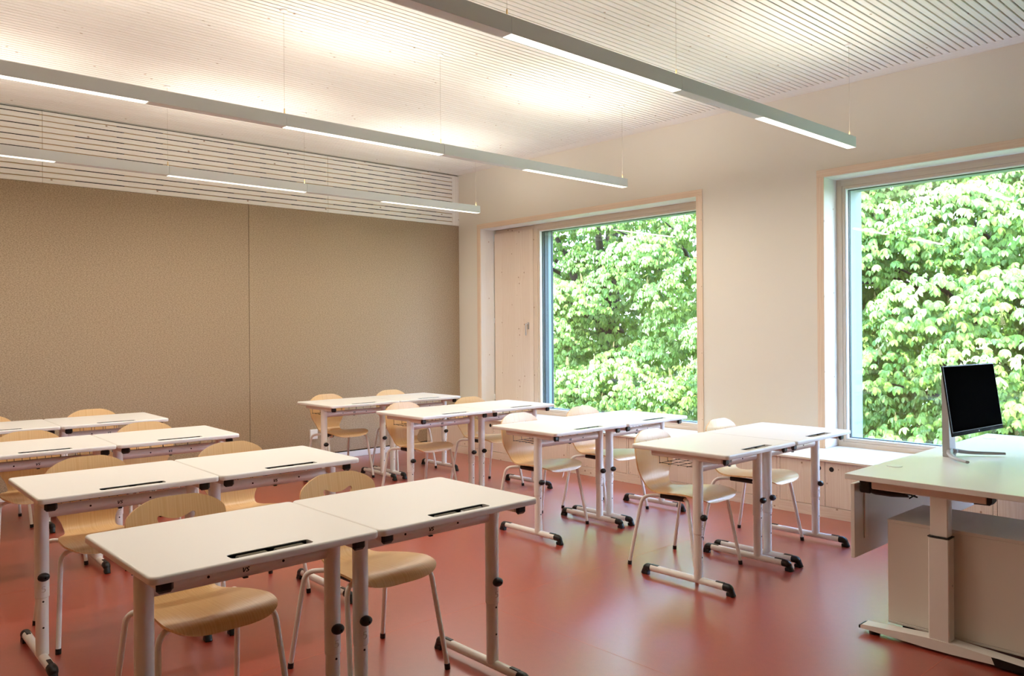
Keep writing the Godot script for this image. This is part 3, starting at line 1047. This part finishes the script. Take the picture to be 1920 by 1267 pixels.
func shell_mesh(outline: PackedVector2Array, hole: PackedVector2Array, th: float, open_edge: float) -> ArrayMesh:
	var st := st_new()
	var lo := outline[0]
	var hi := outline[0]
	for p in outline:
		lo = lo.min(p)
		hi = hi.max(p)
	var cell := 0.0165
	var nx := int(ceil((hi.x - lo.x) / cell))
	var ny := int(ceil((hi.y - lo.y) / cell))
	for j in ny:
		for i in nx:
			var a := lo + Vector2(i, j) * cell
			var pieces := Geometry2D.intersect_polygons(rect2(a, a + Vector2.ONE * cell), outline)
			if not hole.is_empty():
				var cut := []
				for p in pieces:
					for q in Geometry2D.clip_polygons(p, hole):
						cut.append(q)
				pieces.assign(cut)
			for poly in pieces:
				var ix := Geometry2D.triangulate_polygon(poly)
				for k in range(0, ix.size(), 3):
					var P := []
					var N := []
					for m in 3:
						var u: Vector2 = poly[ix[k + m]]
						P.append([u, shell_at(u.x, u.y)])
						N.append(shell_normal(u.x, u.y))
					for side in [1.0, -1.0]:
						var v := []
						for m in 3:
							v.append(P[m][1] + N[m] * th * 0.5 * side)
						shell_tri(st, v, [N[0] * side, N[1] * side, N[2] * side], [P[0][0], P[1][0], P[2][0]])
	for loop in [outline, hole]:
		var cnt: int = loop.size()
		if cnt == 0:
			continue
		var cen := Vector2.ZERO
		for p in loop:
			cen += p / cnt
		for i in cnt:
			var a: Vector2 = loop[i]
			var b: Vector2 = loop[(i + 1) % cnt]
			if absf(a.y - open_edge) < 1e-4 and absf(b.y - open_edge) < 1e-4:
				continue
			var steps := maxi(1, int(ceil(a.distance_to(b) / 0.015)))
			for k in steps:
				var p := a.lerp(b, float(k) / steps)
				var q := a.lerp(b, float(k + 1) / steps)
				var n0 := shell_normal(p.x, p.y)
				var n1 := shell_normal(q.x, q.y)
				var A := shell_at(p.x, p.y)
				var B := shell_at(q.x, q.y)
				var out := (B - A).cross(n0).normalized()
				var chk := shell_at(p.x + (p.x - cen.x) * 0.02, p.y + (p.y - cen.y) * 0.02) - A
				# outward for the outline by orientation, inward for the hole
				var orient := 0.0
				for z in cnt:
					orient += loop[z].cross(loop[(z + 1) % cnt])
				var sg := signf(orient) * (1.0 if loop == outline else -1.0)
				out *= sg
				flat_uv(st, A + n0 * th / 2, B + n1 * th / 2, B - n1 * th / 2, A - n0 * th / 2, out, p, q)
	return st.commit()

func shell_tri(st: SurfaceTool, v: Array, n: Array, u: Array) -> void:
	var g: Vector3 = (v[1] - v[0]).cross(v[2] - v[0])
	var order := [0, 1, 2]
	if g.dot(n[0] + n[1] + n[2]) > 0:
		order = [0, 2, 1]
	for k in order:
		st.set_normal(n[k])
		st.set_uv(u[k] + Vector2(0.5, 0.0))
		st.add_vertex(v[k])

func flat_uv(st: SurfaceTool, a: Vector3, b: Vector3, c: Vector3, d: Vector3, n: Vector3, p: Vector2, q: Vector2) -> void:
	shell_tri(st, [a, b, c], [n, n, n], [p, q, q])
	shell_tri(st, [a, c, d], [n, n, n], [p, q, p])

func smooth_outline(half: Array) -> PackedVector2Array:
	# half: right-hand side, Vector2(x, s), bottom to top; mirrored
	var c := Curve2D.new()
	for i in half.size():
		var t: Vector2 = (half[mini(i + 1, half.size() - 1)] - half[maxi(i - 1, 0)]).normalized()
		var l0: float = half[i].distance_to(half[maxi(i - 1, 0)])
		var l1: float = half[i].distance_to(half[mini(i + 1, half.size() - 1)])
		if i == 0:
			t = Vector2.RIGHT
		elif i == half.size() - 1:
			t = Vector2.LEFT
		c.add_point(half[i], -t * l0 / 3.0, t * l1 / 3.0)
	c.bake_interval = 0.006
	var out := PackedVector2Array()
	var pts := c.get_baked_points()
	for p in pts:
		out.append(p)
	for i in range(pts.size() - 2, 0, -1):
		out.append(Vector2(-pts[i].x, pts[i].y))
	return out

func build_chairs() -> void:
	shell_profile()
	var L: float = shell_s[-1]
	# arc length where the back bends up
	var half := [Vector2(0.0, 0.0), Vector2(0.095, 0.003), Vector2(0.160, 0.022), Vector2(0.193, 0.062), Vector2(0.203, 0.125), Vector2(0.197, 0.20), Vector2(0.185, 0.27), Vector2(0.163, 0.34), Vector2(0.135, 0.395), Vector2(0.120, 0.44), Vector2(0.119, 0.475), Vector2(0.128, 0.515), Vector2(0.156, 0.565), Vector2(0.181, 0.61), Vector2(0.190, 0.66), Vector2(0.191, L - 0.095), Vector2(0.183, L - 0.060), Vector2(0.146, L - 0.029), Vector2(0.092, L - 0.006), Vector2(0.06, L - 0.001), Vector2(0.0, L)]
	var outline := smooth_outline(half)
	var split := 0.452
	var seat_o := Geometry2D.intersect_polygons(outline, rect2(Vector2(-1, -1), Vector2(1, split)))[0]
	var back_o := Geometry2D.intersect_polygons(outline, rect2(Vector2(-1, split), Vector2(1, 2)))[0]
	# grip hole: a wide wedge with a sagging upper edge
	var hy := L - 0.075
	var hc := Curve2D.new()
	for q in [[Vector2(0, hy - 0.012), Vector2(0.03, 0)], [Vector2(0.056, hy + 0.004), Vector2(0.010, 0.004)], [Vector2(0.073, hy - 0.003), Vector2(0.001, -0.008)], [Vector2(0.058, hy - 0.032), Vector2(-0.010, -0.012)], [Vector2(0.028, hy - 0.066), Vector2(-0.008, -0.006)], [Vector2(0.0, hy - 0.072), Vector2(-0.010, 0)]]:
		hc.add_point(q[0], -q[1], q[1])
	hc.bake_interval = 0.004
	var hole := PackedVector2Array()
	var hp := hc.get_baked_points()
	for p in hp:
		hole.append(p)
	for i in range(hp.size() - 2, 0, -1):
		hole.append(Vector2(-hp[i].x, hp[i].y))
	var ch := thing("school_chair", "", "chair", Vector3.ZERO, 0.0, "beech plywood school chairs")
	part("seat", shell_mesh(seat_o, PackedVector2Array(), 0.0095, split), M.ply, ch)
	part("backrest", shell_mesh(back_o, hole, 0.0095, split), M.ply, ch)
	# four splayed tube legs that run in under the seat
	for sx in [-1.0, 1.0]:
		for sz in [-1.0, 1.0]:
			var foot := Vector3(sx * 0.236, 0.012, -0.243 if sz < 0 else 0.236)
			var knee := Vector3(sx * 0.207, 0.423, -0.165 if sz < 0 else 0.158)
			var inn := Vector3(sx * 0.125, 0.4260, -0.098 if sz < 0 else 0.095)
			var mid := Vector3(sx * 0.118, 0.4260, 0.0)
			var lg := part("leg", tube(bend([mid, inn, knee, foot], 0.045, 6), [0.0108], 12), M.steel, ch)
			var dir := (foot - knee).normalized()
			part("foot_cap", tube([foot - dir * 0.012, foot + Vector3(0, -0.012, 0)], [0.0125, 0.0125], 12), M.black, lg, Vector3.ZERO, "black plastic glide")
		part("seat_bracket", box(Vector3(sx * 0.124 - 0.017, 0.4120, -0.088), Vector3(sx * 0.124 + 0.017, 0.4385, 0.088), 0.006), M.black, ch, Vector3.ZERO, "black bracket under the seat")
	var first := true
	for key in PAIRS:
		for s in [-1, 1]:
			var dz: float = {"R1": -0.205, "R2": -0.185, "L1": -0.30, "L2": -0.235}.get(key, -0.21)
			var dx: float = {"R11": 0.03, "R21": -0.04, "L11": -0.03, "L1-1": 0.01, "R31": 0.01, "R41": 0.03, "R4-1": 0.02, "L3-1": 0.03}.get("%s%d" % [key, s], 0.0)
			var tw: float = {"R1-1": 0.01, "R21": -0.03, "L11": 0.02, "R31": -0.02, "L31": 0.02}.get("%s%d" % [key, s], 0.0)
			var lab := "beech plywood chair tucked under the %s table in the %s of the %s block" % ["left" if s < 0 else "right", ROW[key[1]], BLOCK[key[0]]]
			var at := seat_of(key, s, dz, dx)
			if first:
				ch.position = at
				ch.rotation.y = PAIRS[key][2] + tw
				ch.set_meta("label", lab)
				first = false
			else:
				var cc := copy_of(ch, lab, at, PAIRS[key][2] + tw)
				if key == "R2" and s < 0:
					var pt := part("paper_tag", box(Vector3(-0.014, -0.05, -0.0004), Vector3(0.014, -0.004, 0.0004)), M.tag_paper, cc, Vector3(0.03, 0.412, 0.20), "small white paper tag hanging under the seat")
					pt.rotation = Vector3(0.3, 0.5, 0.35)
					part("tag_string", tube([Vector3(0, -0.006, 0), Vector3(0.002, 0.03, 0.0)], [0.0007], 5), M.tag_paper, pt)


# ------------------------------------------------------------------ teacher's desk, pedestal, monitor
func build_desk() -> void:
	var ty := 0.75
	var dk := thing("teacher_desk", "wide white height-adjustable teacher's desk with a T-shaped steel leg", "desk", Vector3(-1.625, 0, 6.60), 0.003)
	var hx := 1.005
	part("desktop", box(Vector3(-hx, ty - 0.0255, -0.40), Vector3(hx, ty, 0.40), 0.002), M.top, dk)
	for x in [-hx + 0.36, hx - 0.24]:
		var gm := st_new()
		add_lathe(gm, [Vector2(0.036, -0.001), Vector2(0.036, 0.0022), Vector2(0.033, 0.003), Vector2(0.0, 0.0028)], Vector3(x, ty, -0.315), 24)
		part("cable_grommet", gm.commit(), M.white_plastic, dk)
	part("modesty_panel", box(Vector3(-hx + 0.058, 0.343, -0.398), Vector3(hx - 0.058, 0.695, -0.379), 0.0015), M.desk_body, dk)
	for x in [-hx + 0.17, hx - 0.17]:
		part("panel_bracket", box(Vector3(x - 0.015, 0.42, -0.3785), Vector3(x + 0.015, 0.7245, -0.372), 0.002), M.steel, dk)
	for s in [-1.0, 1.0]:
		var cx: float = s * (hx - 0.085)
		var arm := st_new()
		add_box(arm, Vector3(cx - 0.028, 0.682, -0.30), Vector3(cx + 0.028, 0.7243, 0.185), 0.004)
		var ar := part("top_bracket", arm.commit(), M.steel, dk)
		part("end_cap", prism(PackedVector2Array([Vector2(0.185, 0.724), Vector2(0.206, 0.724), Vector2(0.206, 0.695), Vector2(0.196, 0.6815), Vector2(0.135, 0.6795), Vector2(0.135, 0.6815), Vector2(0.185, 0.684)]), Vector3(cx - 0.029, 0, 0), Vector3(0, 0, 1), Vector3(0, 1, 0), Vector3(0.058, 0, 0)), M.black, ar)
		var col := part("column", box(Vector3(cx - 0.032, 0.055, -0.05), Vector3(cx + 0.032, 0.508, 0.036), 0.004), M.steel, dk)
		part("collar", box(Vector3(cx - 0.034, 0.508, -0.052), Vector3(cx + 0.034, 0.513, 0.038), 0.001), M.black, col)
		part("inner_column", box(Vector3(cx - 0.027, 0.513, -0.043), Vector3(cx + 0.027, 0.69, 0.030), 0.003), M.steel, col)
		part("lock_screw", tube([Vector3(cx + 0.004, 0.30, 0.034), Vector3(cx + 0.004, 0.30, 0.0385)], [0.005], 10), M.alu, col)
		# tapered foot bar
		var fp := PackedVector2Array([Vector2(-0.352, 0.034), Vector2(-0.345, 0.040), Vector2(-0.06, 0.058), Vector2(0.05, 0.058), Vector2(0.325, 0.042), Vector2(0.335, 0.036), Vector2(0.335, 0.022), Vector2(0.05, 0.012), Vector2(-0.06, 0.012), Vector2(-0.352, 0.022)])
		var ft := part("foot_bar", prism(fp, Vector3(cx - 0.036, 0, 0), Vector3(0, 0, 1), Vector3(0, 1, 0), Vector3(0.072, 0, 0)), M.steel, dk)
		part("foot_cap", box(Vector3(cx - 0.037, 0.0205, -0.360), Vector3(cx + 0.037, 0.0355, -0.352), 0.002), M.black, ft)
		part("foot_cap", prism(PackedVector2Array([Vector2(0.20, 0.047), Vector2(0.225, 0.0478), Vector2(0.345, 0.040), Vector2(0.345, 0.016), Vector2(0.215, 0.012)]), Vector3(cx - 0.0375, 0, 0), Vector3(0, 0, 1), Vector3(0, 1, 0), Vector3(0.0745, 0, 0)), M.black, ft)
		for z in [-0.30, 0.29]:
			part("glide", tube([Vector3(cx, 0.0, z), Vector3(cx, 0.024, z)], [0.024], 14), M.black, ft)
	# cable tray with its black clamp and cables below the left end
	var tr := st_new()
	add_box(tr, Vector3(-hx + 0.075, 0.655, -0.365), Vector3(-hx + 0.14, 0.724, -0.31), 0.006)
	add_tube(tr, bend([Vector3(-hx + 0.10, 0.71, -0.345), Vector3(-hx + 0.10, 0.668, -0.31), Vector3(-hx + 0.12, 0.66, -0.24), Vector3(-hx + 0.13, 0.667, -0.16)], 0.02), [0.019, 0.022, 0.022, 0.021, 0.02, 0.019, 0.018, 0.016], 8)
	add_tube(tr, [Vector3(-hx + 0.10, 0.676, -0.16), Vector3(-hx + 0.15, 0.655, -0.13)], [0.004], 6)
	add_tube(tr, [Vector3(-hx + 0.10, 0.655, -0.145), Vector3(-hx + 0.15, 0.68, -0.12)], [0.004], 6)
	part("cable_holder", tr.commit(), M.black, dk, Vector3.ZERO, "black cable clamp under the desktop")
	var cb := st_new()
	add_box(cb, Vector3(-hx + 0.16, 0.66, -0.345), Vector3(hx - 0.16, 0.664, -0.27))
	add_box(cb, Vector3(-hx + 0.16, 0.664, -0.345), Vector3(hx - 0.16, 0.70, -0.341))
	part("cable_tray", cb.commit(), M.steel, dk)

	var pd := thing("drawer_pedestal", "low beige-white drawer pedestal standing under the teacher's desk", "pedestal", Vector3(-2.277, 0, 6.745))
	part("body", box(Vector3(-0.213, 0.062, -0.403), Vector3(0.213, 0.521, 0.385), 0.002), M.pedestal, pd)
	part("top_panel", box(Vector3(-0.214, 0.5215, -0.404), Vector3(0.214, 0.536, 0.405), 0.0015), M.pedestal, pd)
	part("bottom_panel", box(Vector3(-0.2135, 0.050, -0.4035), Vector3(0.2135, 0.0615, 0.404), 0.0015), M.pedestal, pd)
	for k in 3:
		var y0 := 0.066 + k * 0.1515
		var dr := part("drawer", box(Vector3(-0.21, y0, 0.386), Vector3(0.21, y0 + 0.148, 0.404), 0.0015), M.pedestal, pd)
		part("handle", box(Vector3(-0.06, y0 + 0.11, 0.404), Vector3(0.06, y0 + 0.118, 0.424), 0.002), M.alu, dr)
	for x in [-0.16, 0.16]:
		for z in [-0.33, 0.33]:
			part("castor", tube([Vector3(x - 0.012, 0.025, z), Vector3(x + 0.012, 0.025, z)], [0.025], 16), M.black, pd)

	# monitor
	var mo := thing("monitor", "black flat computer monitor on a silver stand, turned towards the room", "monitor", Vector3(-1.78, ty, 6.49), -0.10)
	var tilt := Node3D.new()
	var c := Vector3(0, 0.317, 0.0)
	var b := Basis(Vector3.RIGHT, -0.139)
	var hw := 0.285
	var hh := 0.176
	var place := func(o: MeshInstance3D) -> void: o.transform = Transform3D(b, c)
	var pn := part("panel_housing", box(Vector3(-hw, -hh, -0.009), Vector3(hw, hh, -0.002), 0.002), M.black, mo)
	place.call(pn)
	part("back_cover", box(Vector3(-hw * 0.72, -hh * 0.72, -0.036), Vector3(hw * 0.72, hh * 0.72, -0.009), 0.010), M.alu, pn)
	part("bezel", box(Vector3(-hw, -hh, -0.0025), Vector3(hw, hh, 0.0), 0.0008), M.black, pn)
	part("screen", box(Vector3(-hw + 0.007, -hh + 0.022, -0.001), Vector3(hw - 0.004, hh - 0.006, 0.0006)), M.screen, pn)
	part("chin", box(Vector3(-hw + 0.003, -hh + 0.001, -0.001), Vector3(hw - 0.003, -hh + 0.0195, 0.0012), 0.0006), M.bezel, pn)
	var lg := st_new()
	add_tube(lg, [Vector3(0, -hh + 0.010, 0.001), Vector3(0, -hh + 0.010, 0.0016)], [0.0035], 12)
	part("emblem", lg.commit(), M.alu, pn)
	tilt.free()
	var sd := part("stand_column", prism(PackedVector2Array([Vector2(-0.145, 0.022), Vector2(-0.107, 0.022), Vector2(-0.120, 0.40), Vector2(-0.142, 0.432), Vector2(-0.149, 0.43)]), Vector3(-0.033, 0, 0), Vector3(0, 0, 1), Vector3(0, 1, 0), Vector3(0.066, 0, 0)), M.alu, mo)
	part("column_base", box(Vector3(-0.034, 0.0, -0.146), Vector3(0.034, 0.0215, -0.105), 0.003), M.alu, sd)
	part("hinge", box(Vector3(-0.04, 0.28, -0.128), Vector3(0.04, 0.35, -0.018), 0.008), M.alu, sd)
	var bs := st_new()
	var arc := []
	for i in 15:
		var u := -1.0 + i / 7.0
		arc.append(Vector3(u * 0.215, 0.016 + 0.018 * exp(-u * u * 9.0), -0.115 + 0.175 * pow(absf(u), 1.7)))
	add_tube(bs, arc, [0.007, 0.008, 0.0085, 0.009, 0.0095, 0.0105, 0.011, 0.0115, 0.011, 0.0105, 0.0095, 0.009, 0.0085, 0.008, 0.007], 12, true, Vector3.UP, 1.5)
	ellipsoid(bs, Vector3(0.0, 0.032, -0.098), Vector3(0.016, 0.014, 0.016))
	part("stand_foot", bs.commit(), M.alu, mo, Vector3.ZERO, "curved silver foot")


# ------------------------------------------------------------------ the trees outside
func leaf_mesh(sd: int) -> ArrayMesh:
	# palmate horse chestnut leaf: seven drooping leaflets from the end of the stalk
	var r := RandomNumberGenerator.new()
	r.seed = sd
	var st := st_new()
	var n := 7 if sd % 3 else 5
	for i in n:
		var t := (i + 0.5) / n - 0.5
		var ang := t * 5.0
		var ln := 0.098 * (1.0 - 0.42 * absf(t) * 2.0) * r.randf_range(0.9, 1.12)
		var wd := ln * 0.265
		var dir := Vector3(sin(ang), 0, cos(ang))
		var side := Vector3(cos(ang), 0, -sin(ang))
		var droop := r.randf_range(0.55, 0.95)
		var prof := [[0.0, 0.10], [0.33, 0.62], [0.66, 1.0], [0.86, 0.72], [1.0, 0.0]]
		var mids := []
		for q in prof:
			var s: float = q[0]
			mids.append([dir * ln * s * (1.0 - 0.22 * droop * s) + Vector3.DOWN * ln * droop * s * s * 0.85 + Vector3.DOWN * ln * 0.12 * s, wd * q[1]])
		for k in 4:
			var a: Vector3 = mids[k][0]
			var b: Vector3 = mids[k + 1][0]
			for sg in [-1.0, 1.0]:
				var a2: Vector3 = a + side * sg * mids[k][1] + Vector3.UP * mids[k][1] * 0.35
				var b2: Vector3 = b + side * sg * mids[k + 1][1] + Vector3.UP * mids[k + 1][1] * 0.35
				for f in [[a, b, b2], [a, b2, a2]]:
					var g: Vector3 = (f[1] - f[0]).cross(f[2] - f[0])
					if g.length() < 1e-9:
						continue
					var nn := g.normalized()
					if nn.y < 0:
						nn = -nn
					var shade := 1.0
					st.set_color(Color(shade, shade, shade))
					tri_c(st, f[0], f[1], f[2], nn)
	return st.commit()

func tri_c(st: SurfaceTool, a: Vector3, b: Vector3, c: Vector3, n: Vector3) -> void:
	if (b - a).cross(c - a).dot(n) > 0.0:
		var t := b; b = c; c = t
	for p in [a, b, c]:
		st.set_normal(n)
		st.set_color(leaf_color)
		st.add_vertex(p)

var leaf_color := Color.WHITE

func candle_mesh() -> ArrayMesh:
	var st := st_new()
	for i in 11:
		var y := 0.012 + i * 0.0125
		var r := 0.019 * (1.0 - i / 12.5)
		for k in 4:
			var a := k * TAU / 4 + i * 0.8
			ellipsoid(st, Vector3(cos(a) * r, y, sin(a) * r), Vector3(0.0075, 0.006, 0.0075) * (1.0 - i * 0.035), 5, 3)
	add_tube(st, [Vector3(0, -0.03, 0), Vector3(0, 0.15, 0)], [0.003, 0.0015], 5)
	return st.commit()

func build_outside() -> void:
	var lawn := structure("ground", "lawn far below the windows")
	part("lawn", box(Vector3(0.5, -3.9, -40), Vector3(60, -3.7, 50)), M.lawn, lawn)
	var r := RandomNumberGenerator.new()
	r.seed = 77
	var greens := [Color(0.23, 0.36, 0.055), Color(0.30, 0.43, 0.09), Color(0.155, 0.27, 0.04), Color(0.38, 0.49, 0.14)]
	var leaves := []
	for i in 4:
		leaf_color = greens[i]
		leaves.append(leaf_mesh(3 + i))
	var cam := Vector3(-6.317, 1.44, 7.931)
	var trees := [
		{"label": "leafy horse chestnut tree with pale flower candles filling the view of the first window", "trunk": Vector3(8.2, -3.7, -4.6), "z": [-8.0, 1.6], "d": 5.2},
		{"label": "horse chestnut tree with upright flower candles outside the second window, behind the monitor", "trunk": Vector3(8.6, -3.7, 4.3), "z": [1.6, 9.0], "d": 4.7}]
	var candle := candle_mesh()
	for ti in 2:
		var T: Dictionary = trees[ti]
		var tr := thing("chestnut_tree", T.label, "tree", T.trunk, 0.0, "chestnut trees outside the windows")
		var base: Vector3 = T.trunk
		# limbs
		var tk := st_new()
		add_tube(tk, [Vector3(0, 0, 0), Vector3(0.05, 2.0, 0.05), Vector3(-0.05, 4.2, 0.1), Vector3(0.1, 6.5, 0.0), Vector3(0.0, 9.0, 0.2)], [0.36, 0.30, 0.25, 0.19, 0.10], 12)
		part("trunk", tk.commit(), M.bark, tr)
		var mounds := []
		var tries := 0
		while mounds.size() < 150 and tries < 3000:
			tries += 1
			var z := r.randf_range(T.z[0], T.z[1])
			var y := r.randf_range(-2.2, 6.2)
			var bulge := 1.3 * (1.0 - pow(absf((z - (T.z[0] + T.z[1]) * 0.5) / ((T.z[1] - T.z[0]) * 0.5)), 2.0) * 0.4)
			var x: float = T.d + 1.1 - bulge + r.randf_range(-0.15, 1.9) + 0.10 * absf(y - 1.5)
			var p := Vector3(x, y, z)
			var ok := true
			for m in mounds:
				var d: Vector3 = m[0] - p
				if Vector3(d.x * 0.6, d.y * 1.25, d.z).length() < 0.62:
					ok = false
					break
			if ok:
				mounds.append([p, r.randf_range(0.5, 0.85)])
		var xf := []
		var limbs := st_new()
		for m in mounds:
			var c: Vector3 = m[0]
			var R: float = m[1]
			var away := Vector3(-0.75, 0.0, 0.0)
			var cnt := int(350 * R * R + 60)
			for k in cnt:
				# on the upper, outer side of the mound, pointing out and drooping
				var th := r.randf_range(-PI, PI)
				var ph := acos(r.randf_range(-0.35, 1.0))
				var dir := Vector3(sin(ph) * cos(th), cos(ph), sin(ph) * sin(th))
				if dir.x > 0.55:
					continue
				var p := c + dir * Vector3(R, R * 0.62, R) * r.randf_range(0.78, 1.05)
				var outw := Vector3(dir.x, 0, dir.z)
				if outw.length() < 0.05:
					outw = Vector3(-1, 0, 0)
				outw = (outw.normalized() + Vector3(-0.35, 0, 0) + Vector3(r.randf_range(-0.5, 0.5), 0, r.randf_range(-0.5, 0.5))).normalized()
				var tiltv := (Vector3.UP * 1.0 + outw * r.randf_range(0.2, 0.9)).normalized()
				var zax := (outw - tiltv * outw.dot(tiltv)).normalized()
				var bs := Basis(tiltv.cross(zax), tiltv, zax).scaled(Vector3.ONE * r.randf_range(0.75, 1.2))
				xf.append([Transform3D(bs, p - base), (p - cam).length() - (2.0 if absf(p.y - 1.5) < 1.8 else 0.0) + (100.0 if not in_view(p) else 0.0), r.randi() % 4])
			if r.randf() < 0.2:
				# a branch from the trunk side to the mound
				var s := Vector3(base.x + r.randf_range(-0.2, 0.2), c.y - r.randf_range(0.3, 1.4), base.z * 0.35 + c.z * 0.65)
				add_tube(limbs, [s - base, (s + c) * 0.5 + Vector3(0, 0.15, 0) - base, c + Vector3(0.1, -0.1, 0) - base], [0.055, 0.035, 0.012], 6, false)
		for k in 5:
			# heavier limbs
			var a := Vector3(0, r.randf_range(2.5, 6.0), 0)
			var e := a + Vector3(r.randf_range(-2.4, -0.8), r.randf_range(1.0, 2.4), r.randf_range(-3.0, 3.0))
			add_tube(limbs, [a, (a + e) * 0.5 + Vector3(0, -0.15, 0), e], [0.16, 0.11, 0.05], 8, false)
		part("branches", limbs.commit(), M.bark, tr)
		# shaded inner leaves that close the crown behind the mounds
		for k in 15000:
			var p := Vector3(T.d + r.randf_range(2.0, 4.6), r.randf_range(-3.0, 7.0), r.randf_range(T.z[0] - 0.3, T.z[1] + 0.3))
			if p.y > 3.0 and r.randf() < 0.35:
				continue
			var outw := Vector3(r.randf_range(-1, 0.2), 0, r.randf_range(-1, 1)).normalized()
			var up := (Vector3.UP + outw * r.randf_range(0.1, 0.9)).normalized()
			var zax := (outw - up * outw.dot(up)).normalized()
			xf.append([Transform3D(Basis(up.cross(zax), up, zax).scaled(Vector3.ONE * r.randf_range(1.2, 2.0)), p - base), 200.0, r.randi() % 4])
		xf.sort_custom(func(a, b): return a[1] < b[1])
		var singles := mini(280, xf.size())
		for k in singles:
			var o := part("leaf", leaves[xf[k][2]], M.leaf, tr)
			o.transform = xf[k][0]
		for v in 4:
			var pick := []
			for k in range(singles, xf.size()):
				if xf[k][2] == v:
					pick.append(xf[k][0])
			var mm := MultiMesh.new()
			mm.transform_format = MultiMesh.TRANSFORM_3D
			mm.mesh = leaves[v]
			mm.instance_count = pick.size()
			for k in pick.size():
				mm.set_instance_transform(k, pick[k])
			var mi := MultiMeshInstance3D.new()
			mi.name = "foliage"
			mi.multimesh = mm
			mi.material_override = M.leaf
			mi.set_meta("kind", "stuff")
			tr.add_child(mi, true)
		# flower candles on the tops of the nearest mounds
		var placed := 0
		mounds.sort_custom(func(a, b): return a[0].x < b[0].x)
		for m in mounds:
			if placed >= 70:
				break
			for k in 1 + r.randi() % 2:
				var c: Vector3 = m[0]
				var R: float = m[1]
				var a := r.randf_range(PI * 0.6, PI * 1.4)
				var q := r.randf_range(0.1, 0.75)
				var p := c + Vector3(cos(a) * R * q, R * 0.64 * sqrt(1.0 - q * q), sin(a) * R * q)
				if in_view(p):
					var o := part("flower_candle", candle, M.flower, tr, p - base)
					o.rotation = Vector3(r.randf_range(-0.2, 0.2), r.randf() * TAU, r.randf_range(-0.2, 0.2))
					o.scale = Vector3.ONE * r.randf_range(0.75, 1.2)
					placed += 1

func in_view(p: Vector3) -> bool:
	# does the line from the photographer's place to p pass one of the two panes
	var cam := Vector3(-6.317, 1.44, 7.931)
	var t := (0.26 - cam.x) / (p.x - cam.x)
	var q := cam.lerp(p, t)
	return q.y > 0.5 and q.y < 2.6 and ((q.z > 1.2 and q.z < 3.6) or (q.z > 4.85 and q.z < 6.35))
